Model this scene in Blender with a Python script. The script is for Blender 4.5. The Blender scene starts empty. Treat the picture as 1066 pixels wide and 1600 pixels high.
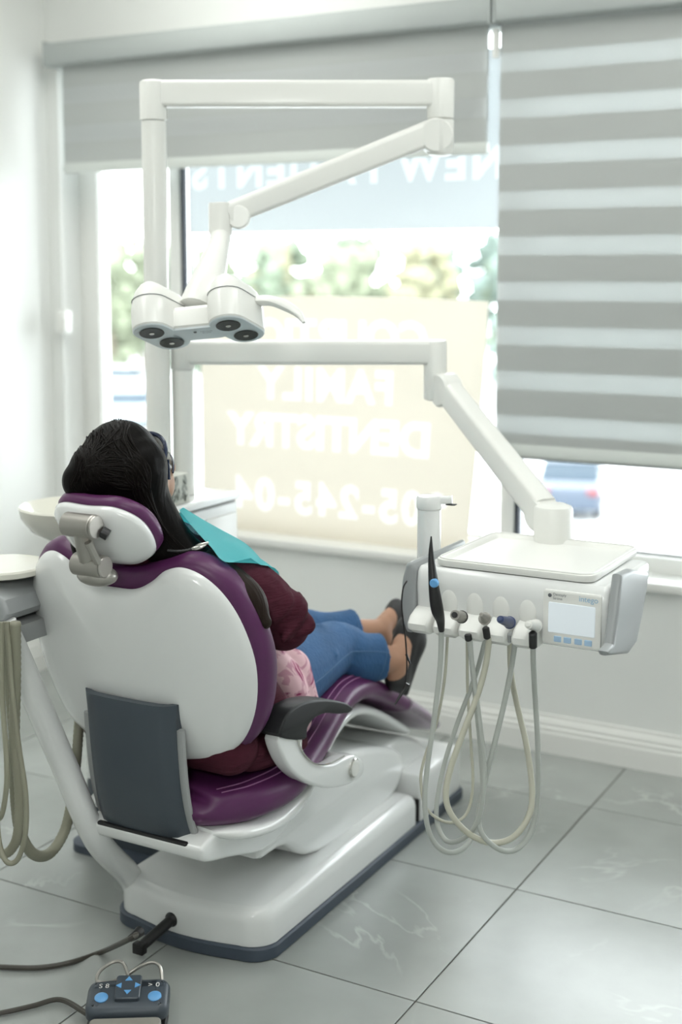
import bpy, bmesh, math, random
import numpy as np
from mathutils import Vector, Matrix
from mathutils.bvhtree import BVHTree
from mathutils.geometry import tessellate_polygon

# ------------------------------------------------------------------ camera, sky, lamps, exposure
scene = bpy.context.scene
col = scene.collection
cam_data = bpy.data.cameras.new('camera')
cam = bpy.data.objects.new('camera', cam_data)
col.objects.link(cam)
cam.location = (0, 0, 1.6)
cam.rotation_euler = (math.radians(90) - math.atan(241 / 2060), 0, math.radians(28.9))
cam_data.sensor_fit = 'VERTICAL'
cam_data.sensor_height = 36
cam_data.lens = 2060 * 36 / 1600
cam_data.shift_y = -134 / 1600
cam_data.clip_end = 400
cam_data.dof.use_dof = True
cam_data.dof.focus_distance = 2.85
cam_data.dof.aperture_fstop = 1.8
scene.camera = cam

world = bpy.data.worlds.new('sky')
scene.world = world
world.use_nodes = True
bg = world.node_tree.nodes['Background']
bg.inputs['Color'].default_value = (0.93, 0.97, 1.0, 1)
bg.inputs['Strength'].default_value = 9.5

vs = scene.view_settings
vs.view_transform = 'Standard'
vs.look = 'None'
vs.gamma = 1
vs.exposure = 0.06
vs.use_curve_mapping = False

def area_light(name, loc, target, size, energy, color):
    d = bpy.data.lights.new(name, 'AREA')
    d.shape = 'RECTANGLE'
    d.size, d.size_y = size
    d.energy = energy
    d.color = color
    o = bpy.data.objects.new(name, d)
    col.objects.link(o)
    o.location = loc
    o.rotation_euler = (Vector(target) - Vector(loc)).to_track_quat('-Z', 'Y').to_euler()
    return o

# photographer's lamp beside the camera and the ceiling panels of the surgery
area_light('photo_lamp', (-0.30, -0.12, 1.95), (-1.7, 2.7, 0.9), (0.35, 0.35), 12, (0.985, 1.0, 0.965))
for lx, ly in ((-2.5, 1.5), (-0.5, 1.5), (-2.5, 3.1), (-0.5, 3.1)):
    area_light('ceiling_panel', (lx, ly, 2.985), (lx, ly, 0), (0.58, 1.18), 15.5, (0.985, 1.0, 0.965))

# ------------------------------------------------------------------ materials
MATS = {}
def mat(name, color, rough=0.5, metal=0.0, spec=0.5, coat=0.0, bump=None, vary=None, alpha=None, translucent=0.0, sheen=0.0):
    """bump=(scale, strength[, stretch]); vary=(scale, amount)"""
    m = bpy.data.materials.new(name)
    m.use_nodes = True
    nt = m.node_tree
    b = nt.nodes['Principled BSDF']
    b.inputs['Base Color'].default_value = (*color, 1)
    b.inputs['Roughness'].default_value = rough
    b.inputs['Metallic'].default_value = metal
    b.inputs['Specular IOR Level'].default_value = spec
    b.inputs['Coat Weight'].default_value = coat
    b.inputs['Coat Roughness'].default_value = 0.12
    b.inputs['Sheen Weight'].default_value = sheen
    co = nt.nodes.new('ShaderNodeNewGeometry')
    if vary:
        n = nt.nodes.new('ShaderNodeTexNoise')
        n.inputs['Scale'].default_value = vary[0]
        n.inputs['Detail'].default_value = 4
        nt.links.new(co.outputs['Position'], n.inputs['Vector'])
        r = nt.nodes.new('ShaderNodeMapRange')
        r.inputs['To Min'].default_value = 1 - vary[1]
        r.inputs['To Max'].default_value = 1 + vary[1]
        nt.links.new(n.outputs['Fac'], r.inputs['Value'])
        mx = nt.nodes.new('ShaderNodeMix')
        mx.data_type = 'RGBA'; mx.blend_type = 'MULTIPLY'
        mx.inputs['Factor'].default_value = 1
        mx.inputs['A'].default_value = (*color, 1)
        nt.links.new(r.outputs['Result'], mx.inputs['B'])
        nt.links.new(mx.outputs['Result'], b.inputs['Base Color'])
    if bump:
        n = nt.nodes.new('ShaderNodeTexNoise')
        n.inputs['Scale'].default_value = bump[0]
        n.inputs['Detail'].default_value = 3
        if len(bump) > 2:
            mp = nt.nodes.new('ShaderNodeMapping')
            mp.inputs['Scale'].default_value = bump[2]
            nt.links.new(co.outputs['Position'], mp.inputs['Vector'])
            nt.links.new(mp.outputs['Vector'], n.inputs['Vector'])
        else:
            nt.links.new(co.outputs['Position'], n.inputs['Vector'])
        bp = nt.nodes.new('ShaderNodeBump')
        bp.inputs['Strength'].default_value = bump[1]
        bp.inputs['Distance'].default_value = 0.004
        nt.links.new(n.outputs['Fac'], bp.inputs['Height'])
        nt.links.new(bp.outputs['Normal'], b.inputs['Normal'])
    out = nt.nodes['Material Output']
    if translucent:
        t = nt.nodes.new('ShaderNodeBsdfTranslucent')
        t.inputs['Color'].default_value = (*color, 1)
        ms = nt.nodes.new('ShaderNodeMixShader')
        ms.inputs['Fac'].default_value = translucent
        nt.links.new(b.outputs['BSDF'], ms.inputs[1])
        nt.links.new(t.outputs['BSDF'], ms.inputs[2])
        nt.links.new(ms.outputs['Shader'], out.inputs['Surface'])
        last = ms
    else:
        last = b
    if alpha is not None:
        tr = nt.nodes.new('ShaderNodeBsdfTransparent')
        ms = nt.nodes.new('ShaderNodeMixShader')
        ms.inputs['Fac'].default_value = alpha
        nt.links.new(tr.outputs['BSDF'], ms.inputs[1])
        nt.links.new(last.outputs[0], ms.inputs[2])
        nt.links.new(ms.outputs['Shader'], out.inputs['Surface'])
    MATS[name] = m
    return m

WALL = mat('wall_paint', (0.80, 0.81, 0.785), 0.6, bump=(60, 0.04))
CEIL = mat('ceiling_paint', (0.82, 0.82, 0.80), 0.8, bump=(60, 0.05))
TRIM = mat('trim_paint', (0.80, 0.80, 0.77), 0.35, bump=(30, 0.02))
GROUT = mat('grout', (0.12, 0.115, 0.10), 0.9, bump=(200, 0.3))
WHITE = mat('white_lacquer', (0.77, 0.78, 0.77), 0.22, coat=0.35, bump=(9, 0.01))
WHITE2 = mat('white_plastic', (0.79, 0.79, 0.76), 0.32, bump=(150, 0.01))
IVORY = mat('ivory_enamel', (0.80, 0.80, 0.765), 0.32, coat=0.12, bump=(12, 0.01))
CREAM = mat('cream_enamel', (0.73, 0.72, 0.64), 0.2, coat=0.4, bump=(12, 0.01))
SILVER = mat('silver_grey_plastic', (0.34, 0.35, 0.35), 0.35, bump=(200, 0.02))
LGREY = mat('light_grey_plastic', (0.33, 0.345, 0.35), 0.35, bump=(200, 0.02))
SLATE = mat('slate_plastic', (0.052, 0.066, 0.082), 0.38, bump=(300, 0.04))
PLINTH = mat('plinth_rubber', (0.055, 0.072, 0.098), 0.5, bump=(300, 0.04))
BLACK = mat('black_plastic', (0.012, 0.012, 0.013), 0.4, bump=(300, 0.05))
BLACKPAD = mat('black_pad', (0.010, 0.011, 0.012), 0.5, spec=0.3, bump=(400, 0.08))
GAP = mat('black_gap', (0.006, 0.006, 0.006), 0.8)
PURPLE = mat('purple_leather', (0.090, 0.018, 0.082), 0.38, spec=0.45, bump=(420, 0.06), vary=(30, 0.06))
THREAD = mat('purple_thread', (0.30, 0.13, 0.27), 0.6)
METAL = mat('brushed_steel', (0.42, 0.40, 0.37), 0.33, metal=0.9, bump=(60, 0.03, (1, 12, 1)))
CHROME = mat('chrome', (0.70, 0.69, 0.66), 0.15, metal=1.0)
SLEEVE = mat('clear_plastic_sleeve', (0.62, 0.56, 0.62), 0.18, alpha=0.42, bump=(35, 0.2))
HOSE_GREY = mat('grey_hose', (0.43, 0.45, 0.42), 0.45, bump=(300, 0.03))
HOSE_CREAM = mat('cream_hose', (0.52, 0.51, 0.42), 0.45, bump=(300, 0.03))
HOSE_SHADED = mat('shaded_hose', (0.27, 0.265, 0.20), 0.5, bump=(300, 0.03))  # shade around the console is put into this hose colour, hence dark olive
CABLE = mat('dark_cable', (0.06, 0.055, 0.045), 0.5)
BLUE = mat('blue_button', (0.13, 0.36, 0.68), 0.35, bump=(80, 0.02))
NAVY = mat('navy_plastic', (0.05, 0.07, 0.16), 0.35)
SKIN = mat('skin', (0.43, 0.235, 0.15), 0.5, vary=(25, 0.08), bump=(250, 0.05))
HAIR = mat('black_hair', (0.004, 0.0034, 0.0032), 0.42, spec=0.07, bump=(25, 0.25, (1.0, 6.0, 1.0)))
STRAND = mat('hair_strand', (0.006, 0.0046, 0.0040), 0.36, spec=0.10)
HAIREND = mat('brown_hair_ends', (0.020, 0.013, 0.010), 0.5, spec=0.12, bump=(25, 0.6, (1.0, 6.0, 1.0)))
MAROON = mat('maroon_knit', (0.066, 0.015, 0.026), 0.9, spec=0.15, bump=(90, 0.7, (0.35, 0.35, 2.2)), vary=(18, 0.2))
DENIM = mat('blue_denim', (0.030, 0.098, 0.225), 0.8, bump=(160, 0.5, (1, 1, 0.4)), vary=(14, 0.3))
DENIM_SEAM = mat('denim_seam_thread', (0.07, 0.15, 0.28), 0.8)
BIBM = mat('turquoise_paper', (0.20, 0.74, 0.78), 0.65, bump=(70, 0.15), translucent=0.15)
SHOE = mat('black_shoe_leather', (0.020, 0.020, 0.021), 0.5, bump=(200, 0.15))
GLASSFRAME = mat('navy_spectacle_frame', (0.012, 0.020, 0.05), 0.25)
LENS = mat('smoked_lens', (0.03, 0.028, 0.022), 0.08, alpha=0.75)
FRAMEDARK = mat('dark_gasket', (0.03, 0.04, 0.055), 0.5)
FABRIC = mat('blind_fabric', (0.545, 0.565, 0.55), 0.85, translucent=0.22, bump=(260, 0.25))
SHEER = mat('sheer_fabric', (0.74, 0.76, 0.755), 0.8, translucent=0.45, alpha=0.80, bump=(260, 0.2))
CASSETTE = mat('blind_cassette_fabric', (0.44, 0.47, 0.46), 0.7, bump=(260, 0.15))
RAIL = mat('blind_bottom_rail', (0.62, 0.65, 0.62), 0.5, bump=(100, 0.02))
BANNER = mat('cream_vinyl', (0.83, 0.775, 0.67), 0.6, translucent=0.108)
BANNERLET = mat('white_vinyl', (0.93, 0.93, 0.915), 0.6, translucent=0.15)
STRIP = mat('grey_window_film', (0.43, 0.46, 0.47), 0.5, translucent=0.34)
STRIPLET = mat('pale_window_film', (0.62, 0.66, 0.67), 0.5, translucent=0.34)
SCREEN = mat('pale_screen', (0.62, 0.67, 0.70), 0.15)
SCREEN.node_tree.nodes['Principled BSDF'].inputs['Emission Color'].default_value = (0.85, 0.93, 1.0, 1)
SCREEN.node_tree.nodes['Principled BSDF'].inputs['Emission Strength'].default_value = 0.25
SCREENTXT = mat('grey_print', (0.12, 0.13, 0.14), 0.5)
SCREENBLUE = mat('blue_print', (0.30, 0.50, 0.68), 0.5)
PALEBLUE = mat('pale_blue_key', (0.36, 0.52, 0.70), 0.4)
PEDALTOP = mat('grey_pedal_plate', (0.26, 0.25, 0.22), 0.4, bump=(200, 0.05))
ASPHALT = mat('pale_asphalt', (0.55, 0.56, 0.56), 0.9, vary=(0.25, 0.1), bump=(8, 0.3))
BARK = mat('bark', (0.20, 0.17, 0.13), 0.9, bump=(12, 0.5))
CARGLASS = mat('car_glass', (0.035, 0.05, 0.065), 0.4, spec=0.1)
TYRE = mat('tyre', (0.03, 0.03, 0.03), 0.8)
LEAFPRINT = mat('leaf_print', (0.10, 0.105, 0.085), 0.6)
LEAFPALE = mat('pale_leaf_print', (0.36, 0.37, 0.33), 0.6)
TISSUE = mat('tissue_carton', (0.60, 0.60, 0.54), 0.55)
LAMPGLASS = mat('lamp_lens', (0.05, 0.055, 0.055), 0.15, metal=0.6)
FACEPLATE = mat('lamp_face_plate', (0.66, 0.71, 0.73), 0.3, bump=(50, 0.01))

def tile_material():
    m = bpy.data.materials.new('marble_tile')
    m.use_nodes = True
    nt = m.node_tree; N = nt.nodes; L = nt.links
    b = N['Principled BSDF']
    g = N.new('ShaderNodeNewGeometry'); oi = N.new('ShaderNodeObjectInfo')
    ad = N.new('ShaderNodeVectorMath'); ad.operation = 'ADD'
    sc_ = N.new('ShaderNodeVectorMath'); sc_.operation = 'SCALE'; sc_.inputs['Scale'].default_value = 37
    cb = N.new('ShaderNodeCombineXYZ')
    for k in 'XYZ': L.new(oi.outputs['Random'], cb.inputs[k])
    L.new(cb.outputs[0], sc_.inputs[0]); L.new(sc_.outputs[0], ad.inputs[1]); L.new(g.outputs['Position'], ad.inputs[0])
    n1 = N.new('ShaderNodeTexNoise'); n1.inputs['Scale'].default_value = 2.2; n1.inputs['Detail'].default_value = 6
    L.new(ad.outputs[0], n1.inputs['Vector'])
    r1 = N.new('ShaderNodeValToRGB')
    r1.color_ramp.elements[0].position = 0.3; r1.color_ramp.elements[0].color = (0.29, 0.305, 0.29, 1)
    r1.color_ramp.elements[1].position = 0.72; r1.color_ramp.elements[1].color = (0.40, 0.42, 0.40, 1)
    L.new(n1.outputs['Fac'], r1.inputs['Fac'])
    n2 = N.new('ShaderNodeTexNoise'); n2.inputs['Scale'].default_value = 1.7; n2.inputs['Detail'].default_value = 5; n2.inputs['Distortion'].default_value = 1.2
    L.new(ad.outputs[0], n2.inputs['Vector'])
    sb = N.new('ShaderNodeMath'); sb.operation = 'SUBTRACT'; sb.inputs[1].default_value = 0.5
    ab = N.new('ShaderNodeMath'); ab.operation = 'ABSOLUTE'
    L.new(n2.outputs['Fac'], sb.inputs[0]); L.new(sb.outputs[0], ab.inputs[0])
    mr = N.new('ShaderNodeMapRange'); mr.inputs['From Max'].default_value = 0.014; mr.inputs['To Min'].default_value = 0.42; mr.inputs['To Max'].default_value = 0
    L.new(ab.outputs[0], mr.inputs['Value'])
    n3 = N.new('ShaderNodeTexNoise'); n3.inputs['Scale'].default_value = 3.1
    L.new(ad.outputs[0], n3.inputs['Vector'])
    ms = N.new('ShaderNodeMapRange'); ms.inputs['From Min'].default_value = 0.48; ms.inputs['From Max'].default_value = 0.68
    L.new(n3.outputs['Fac'], ms.inputs['Value'])
    mu = N.new('ShaderNodeMath'); mu.operation = 'MULTIPLY'
    L.new(mr.outputs['Result'], mu.inputs[0]); L.new(ms.outputs['Result'], mu.inputs[1])
    mx = N.new('ShaderNodeMix'); mx.data_type = 'RGBA'
    mx.inputs['B'].default_value = (0.60, 0.61, 0.585, 1)
    L.new(mu.outputs[0], mx.inputs['Factor']); L.new(r1.outputs['Color'], mx.inputs['A'])
    L.new(mx.outputs['Result'], b.inputs['Base Color'])
    b.inputs['Roughness'].default_value = 0.27
    b.inputs['Specular IOR Level'].default_value = 0.5
    return m
TILE = tile_material()

def floral_material():
    m = bpy.data.materials.new('pink_floral_cotton')
    m.use_nodes = True
    nt = m.node_tree; N = nt.nodes; L = nt.links
    b = N['Principled BSDF']; b.inputs['Roughness'].default_value = 0.8
    g = N.new('ShaderNodeNewGeometry')
    v = N.new('ShaderNodeTexNoise'); v.inputs['Scale'].default_value = 17; v.inputs['Detail'].default_value = 2; v.inputs['Distortion'].default_value = 1.5
    L.new(g.outputs['Position'], v.inputs['Vector'])
    r = N.new('ShaderNodeValToRGB')
    e = r.color_ramp.elements
    e[0].position = 0.0; e[0].color = (0.70, 0.44, 0.48, 1)
    e[1].position = 1.0; e[1].color = (0.22, 0.02, 0.08, 1)
    for p, c in ((0.52, (0.70, 0.46, 0.50, 1)), (0.56, (0.52, 0.27, 0.33, 1)), (0.62, (0.50, 0.25, 0.31, 1)), (0.66, (0.24, 0.02, 0.09, 1))):
        x = e.new(p); x.color = c
    L.new(v.outputs['Fac'], r.inputs['Fac'])
    L.new(r.outputs['Color'], b.inputs['Base Color'])
    return m
FLORAL = floral_material()

def glass_material():
    m = bpy.data.materials.new('window_glass')
    m.use_nodes = True
    nt = m.node_tree; N = nt.nodes; L = nt.links
    N.remove(N['Principled BSDF'])
    t = N.new('ShaderNodeBsdfTransparent'); t.inputs['Color'].default_value = (0.97, 0.985, 0.98, 1)
    gl = N.new('ShaderNodeBsdfGlossy'); gl.inputs['Roughness'].default_value = 0.02
    f = N.new('ShaderNodeFresnel'); f.inputs['IOR'].default_value = 1.3
    ms = N.new('ShaderNodeMixShader')
    L.new(f.outputs[0], ms.inputs['Fac']); L.new(t.outputs[0], ms.inputs[1]); L.new(gl.outputs[0], ms.inputs[2])
    L.new(ms.outputs[0], N['Material Output'].inputs['Surface'])
    return m
GLASS = glass_material()

# ------------------------------------------------------------------ mesh helpers
def finish(name, bm, m, parent=None, smooth=True, angle=38):
    bmesh.ops.recalc_face_normals(bm, faces=bm.faces[:])
    me = bpy.data.meshes.new(name)
    bm.to_mesh(me); bm.free()
    return link(name, me, m, parent, smooth, angle)

def link(name, me, m, parent=None, smooth=True, angle=38):
    for p in me.polygons: p.use_smooth = smooth
    if smooth: me.set_sharp_from_angle(angle=math.radians(angle))
    if m is not None and not me.materials: me.materials.append(m)
    o = bpy.data.objects.new(name, me)
    col.objects.link(o)
    attach(o, parent)
    return o

def attach(o, parent):
    if parent is None: return
    o.parent = parent
    if parent.type == 'EMPTY':
        o.matrix_parent_inverse = Matrix.LocRotScale(parent.location, parent.rotation_euler, None).inverted()
    else:
        o.matrix_parent_inverse = Matrix.Identity(4)

def thing(name, label, cat, loc, group=None):
    o = bpy.data.objects.new(name, None)
    o.empty_display_size = 0.05
    col.objects.link(o)
    o.location = loc
    o['label'] = label; o['category'] = cat
    if group: o['group'] = group
    return o

def tag(o, label, cat, group=None):
    o['label'] = label; o['category'] = cat
    if group: o['group'] = group
    return o

def struct(o):
    o['kind'] = 'structure'
    return o

def crom(pts, n=6, closed=False):
    """Catmull-Rom resampling."""
    P = [Vector(p) for p in pts]
    out = []
    N = len(P)
    rng = range(N) if closed else range(N - 1)
    for i in rng:
        if closed:
            a, b, c, d = P[(i - 1) % N], P[i], P[(i + 1) % N], P[(i + 2) % N]
        else:
            b, c = P[i], P[i + 1]
            a = P[i - 1] if i > 0 else b * 2 - c
            d = P[i + 2] if i + 2 < N else c * 2 - b
        for k in range(n):
            t = k / n
            out.append(0.5 * ((2 * b) + (c - a) * t + (2 * a - 5 * b + 4 * c - d) * t * t + (3 * b - a - 3 * c + d) * t ** 3))
    if not closed: out.append(P[-1])
    return out

def add_rings(bm, rings, closed_ring=True, cap0=True, cap1=True):
    V = [[bm.verts.new(p) for p in r] for r in rings]
    n = len(V[0])
    for a, b in zip(V, V[1:]):
        for i in range(n if closed_ring else n - 1):
            j = (i + 1) % n
            bm.faces.new((a[i], a[j], b[j], b[i]))
    if cap0: bm.faces.new(V[0][::-1])
    if cap1: bm.faces.new(V[-1])
    return V

def add_tube(bm, pts, r, n=10, res=6, flat=1.0, capped=True):
    """tube along points; r a number or list of radii (one per control point)"""
    rr = r if isinstance(r, (list, tuple)) else [r] * len(pts)
    P4 = [Vector((*p, 0)).to_4d() if False else p for p in pts]
    if res > 1 and len(pts) > 2:
        P = crom(pts, res)
        R = [x[0] for x in crom([(q, 0, 0) for q in rr], res)]
    else:
        P = [Vector(p) for p in pts]; R = rr
    up = None
    rings = []
    for i, p in enumerate(P):
        t = (P[min(i + 1, len(P) - 1)] - P[max(i - 1, 0)]).normalized()
        if up is None:
            up = Vector((0, 0, 1)) if abs(t.z) < 0.9 else Vector((1, 0, 0))
        s = t.cross(up).normalized(); up = s.cross(t).normalized()
        rings.append([p + (s * math.cos(2 * math.pi * k / n) + up * math.sin(2 * math.pi * k / n) * flat) * R[i] for k in range(n)])
    add_rings(bm, rings, True, capped, capped)

def tube(name, pts, r, m, parent=None, n=10, res=6, flat=1.0):
    bm = bmesh.new(); add_tube(bm, pts, r, n, res, flat)
    return finish(name, bm, m, parent)

def add_box(bm, c, s, rot=None, bevel=0.0, seg=2):
    mtx = Matrix.Translation(Vector(c)) @ (rot.to_4x4() if rot else Matrix.Identity(4)) @ Matrix.Diagonal((*s, 1))
    r = bmesh.ops.create_cube(bm, size=1, matrix=mtx)
    if bevel:
        es = list({e for v in r['verts'] for e in v.link_edges})
        bmesh.ops.bevel(bm, geom=es, offset=bevel, segments=seg, profile=0.5, affect='EDGES')

def box(name, c, s, m, parent=None, rot=None, bevel=0.003, seg=2):
    bm = bmesh.new(); add_box(bm, c, s, rot, bevel, seg)
    return finish(name, bm, m, parent)

def span(name, a, b, m, parent=None, bevel=0.003, seg=2):
    c = [(p + q) / 2 for p, q in zip(a, b)]; s = [abs(q - p) for p, q in zip(a, b)]
    return box(name, c, s, m, parent, None, bevel, seg)

def add_lathe(bm, prof, c, axis=(0, 0, 1), n=32, cap=True):
    """prof: list of (radius, height along axis)"""
    ax = Vector(axis).normalized()
    u = ax.orthogonal().normalized(); v = ax.cross(u)
    c = Vector(c)
    rings = [[c + ax * h + (u * math.cos(2 * math.pi * k / n) + v * math.sin(2 * math.pi * k / n)) * max(r, 1e-5) for k in range(n)] for r, h in prof]
    add_rings(bm, rings, True, cap, cap)

def lathe(name, prof, c, m, parent=None, axis=(0, 0, 1), n=32):
    bm = bmesh.new(); add_lathe(bm, prof, c, axis, n)
    return finish(name, bm, m, parent)

def cyl(name, a, b, r, m, parent=None, n=24, bev=0.003):
    a, b = Vector(a), Vector(b); L = (b - a).length
    bev = min(bev, L * 0.4, r * 0.5)
    return lathe(name, [(r - bev, 0), (r, bev), (r, L - bev), (r - bev, L)], a, m, parent, b - a, n)

def offset_loop(loop, d):
    """inset a closed 2D loop (list of Vector2) by d, in small steps, closing up edges that would turn over"""
    n = len(loop)
    area = sum(loop[i].x * loop[(i + 1) % n].y - loop[(i + 1) % n].x * loop[i].y for i in range(n))
    sg = 1 if area > 0 else -1
    L = [p.copy() for p in loop]
    steps = max(1, int(abs(d) / 0.002))
    for _ in range(steps):
        N = []
        for i in range(n):
            def nb(s):
                k = 1
                while k < n // 2:
                    e = (L[(i + s * k) % n] - L[i]) * s
                    if e.length > 1e-6: return e.normalized()
                    k += 1
                return Vector((1, 0))
            a, b = nb(-1), nb(1)
            t = a + b
            t = t.normalized() if t.length > 1e-6 else a
            c = max(0.5, math.sqrt(max(0.0, (1 + a.dot(b)) / 2)))
            N.append(L[i] + Vector((-t.y, t.x)) * (d / steps * sg / c))
        if d > 0:
            for i in range(n):
                j = (i + 1) % n
                if (N[j] - N[i]).dot(L[j] - L[i]) < 0:
                    N[i] = N[j] = (N[i] + N[j]) / 2
        L = N
    return L

def stack(name, loop, levels, m, parent=None, frame=None, fill=True):
    """loft of insets of a 2D outline; levels = [(inset, height)]; frame = (origin, xaxis, yaxis, zaxis)"""
    loop = [Vector((p[0], p[1])) for p in loop]
    o, x, y, z = [Vector(q) for q in (frame or ((0, 0, 0), (1, 0, 0), (0, 1, 0), (0, 0, 1)))]
    bm = bmesh.new()
    rings = []
    for d, h in levels:
        L = offset_loop(loop, d)
        rings.append([o + x * p.x + y * p.y + z * h for p in L])
    V = add_rings(bm, rings, True, False, False)
    if fill:
        for ring in (V[0], V[-1]):
            ring = [v for k, v in enumerate(ring) if (v.co - ring[k - 1].co).length > 4e-5]
            for tri in tessellate_polygon([[v.co for v in ring]]):
                a_, b_, c_ = [ring[k] for k in tri]
                if (b_.co - a_.co).cross(c_.co - a_.co).length > 1e-10:
                    try: bm.faces.new((a_, b_, c_))
                    except ValueError: pass
    bmesh.ops.remove_doubles(bm, verts=bm.verts[:], dist=2e-5)
    return finish(name, bm, m, parent)

def rrect(w, h, r, n=6, cx=0, cy=0):
    out = []
    for sx, sy, a0 in ((1, 1, 0), (-1, 1, 90), (-1, -1, 180), (1, -1, 270)):
        for k in range(n + 1):
            a = math.radians(a0 + 90 * k / n)
            out.append((cx + sx * (w / 2 - r) + r * math.cos(a), cy + sy * (h / 2 - r) + r * math.sin(a)))
    return out

def prism_x(name, prof, x0, x1, m, parent=None, bev=0.008, sm=0, seg=3):
    """profile in (y, z) extruded along x with rounded rims"""
    loop = [(p.x, p.y) for p in crom([(*p, 0) for p in prof], sm, True)] if sm else prof
    lv = []
    for k in range(seg + 1):
        a = math.pi / 2 * k / seg
        lv.append((bev * (1 - math.sin(a)), x0 + bev * (1 - math.cos(a))))
    lv += [(d, x0 + x1 - h) for d, h in reversed(lv)]
    return stack(name, loop, lv, m, parent, ((0, 0, 0), (0, 1, 0), (0, 0, 1), (1, 0, 0)))

def prism_y(name, prof, y0, y1, m, parent=None, bev=0.008, sm=0, seg=3):
    """profile in (x, z) extruded along y"""
    loop = [(p.x, p.y) for p in crom([(*p, 0) for p in prof], sm, True)] if sm else prof
    lv = []
    for k in range(seg + 1):
        a = math.pi / 2 * k / seg
        lv.append((bev * (1 - math.sin(a)), y0 + bev * (1 - math.cos(a))))
    lv += [(d, y0 + y1 - h) for d, h in reversed(lv)]
    return stack(name, loop, lv, m, parent, ((0, 0, 0), (1, 0, 0), (0, 0, 1), (0, 1, 0)))

def add_ell(bm, c, r, rot=None, u=20, v=14):
    mtx = Matrix.Translation(Vector(c)) @ (rot.to_4x4() if rot else Matrix.Identity(4)) @ Matrix.Diagonal((*r, 1))
    bmesh.ops.create_uvsphere(bm, u_segments=u, v_segments=v, radius=1, matrix=mtx)

def ell(name, c, r, m, parent=None, rot=None, u=24, v=16):
    bm = bmesh.new(); add_ell(bm, c, r, rot, u, v)
    return finish(name, bm, m, parent)

def add_capsule(bm, pts, radii, n=16, res=4, flat=1.0):
    """tapered limb with rounded ends"""
    pts = [Vector(p) for p in pts]
    add_tube(bm, pts, radii, n, res, flat)
    add_ell(bm, pts[0], (radii[0],) * 3, u=14, v=10)
    add_ell(bm, pts[-1], (radii[-1],) * 3, u=14, v=10)

def fuse(bm, voxel, smooth=6, factor=0.5):
    """one continuous surface out of overlapping solids"""
    me = bpy.data.meshes.new('tmp'); bm.to_mesh(me); bm.free()
    o = bpy.data.objects.new('tmp', me); col.objects.link(o)
    r = o.modifiers.new('r', 'REMESH'); r.mode = 'VOXEL'; r.voxel_size = voxel
    s = o.modifiers.new('s', 'SMOOTH'); s.iterations = smooth; s.factor = factor
    dg = bpy.context.evaluated_depsgraph_get(); dg.update()
    out = bpy.data.meshes.new_from_object(o.evaluated_get(dg))
    bpy.data.objects.remove(o); bpy.data.meshes.remove(me)
    return out

def text_mesh(body, size, bold=0.0, align='CENTER', extrude=0.0, as_curve=False, spacing=1.0):
    c = bpy.data.curves.new('txt', 'FONT')
    c.body = body; c.size = size; c.offset = bold; c.align_x = align; c.extrude = extrude
    c.space_character = spacing
    c.fill_mode = 'FRONT' if extrude == 0 else 'BOTH'
    c.dimensions = '2D' if extrude == 0 else '3D'
    o = bpy.data.objects.new('txt', c); col.objects.link(o)
    dg = bpy.context.evaluated_depsgraph_get(); dg.update()
    me = bpy.data.meshes.new_from_object(o.evaluated_get(dg))
    bpy.data.objects.remove(o)
    return me

def place_mesh(me, frame):
    o, x, y, z = [Vector(q) for q in frame]
    for v in me.vertices:
        p = v.co.copy()
        v.co = o + x * p.x + y * p.y + z * p.z
    return me

CX = -1.765      # centre plane of the treatment chair

# ------------------------------------------------------------------ the room
XL, XR, YB, YW, ZC = -3.58, 2.4, -1.7, 4.08, 3.0
floor = struct(span('floor', (XL - 0.1, YB - 0.1, -0.2), (XR + 0.1, YW + 0.1, -0.004), GROUT, bevel=0))
floor['label'] = 'large grey marbled floor tiles with thin dark joints'

def tile_mesh(w, h):
    bm = bmesh.new()
    lv = [(0, -0.003), (0, -0.0007), (0.0008, 0)]
    rings = []
    for d, z in lv:
        rings.append([(-w / 2 + d, -h / 2 + d, z), (w / 2 - d, -h / 2 + d, z), (w / 2 - d, h / 2 - d, z), (-w / 2 + d, h / 2 - d, z)])
    add_rings(bm, rings)
    me = bpy.data.meshes.new('tile'); bm.to_mesh(me); bm.free()
    me.materials.append(TILE)
    return me
TX, TY, GAPW = 0.630, 0.607, 0.004
xs = [XL] + [x for x in (-1.183 + TX * k for k in range(-6, 8)) if XL + 0.05 < x < XR - 0.05] + [XR]
ys = [YB] + [y for y in (2.483 + TY * k for k in range(-9, 5)) if YB + 0.05 < y < YW - 0.05] + [YW]
tile_cache = {}
for x0, x1 in zip(xs, xs[1:]):
    for y0, y1 in zip(ys, ys[1:]):
        k = (round(x1 - x0, 3), round(y1 - y0, 3))
        if k not in tile_cache: tile_cache[k] = tile_mesh(k[0] - GAPW, k[1] - GAPW)
        o = bpy.data.objects.new('tile', tile_cache[k]); col.objects.link(o)
        o.location = ((x0 + x1) / 2, (y0 + y1) / 2, 0)
        o.parent = floor

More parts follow.
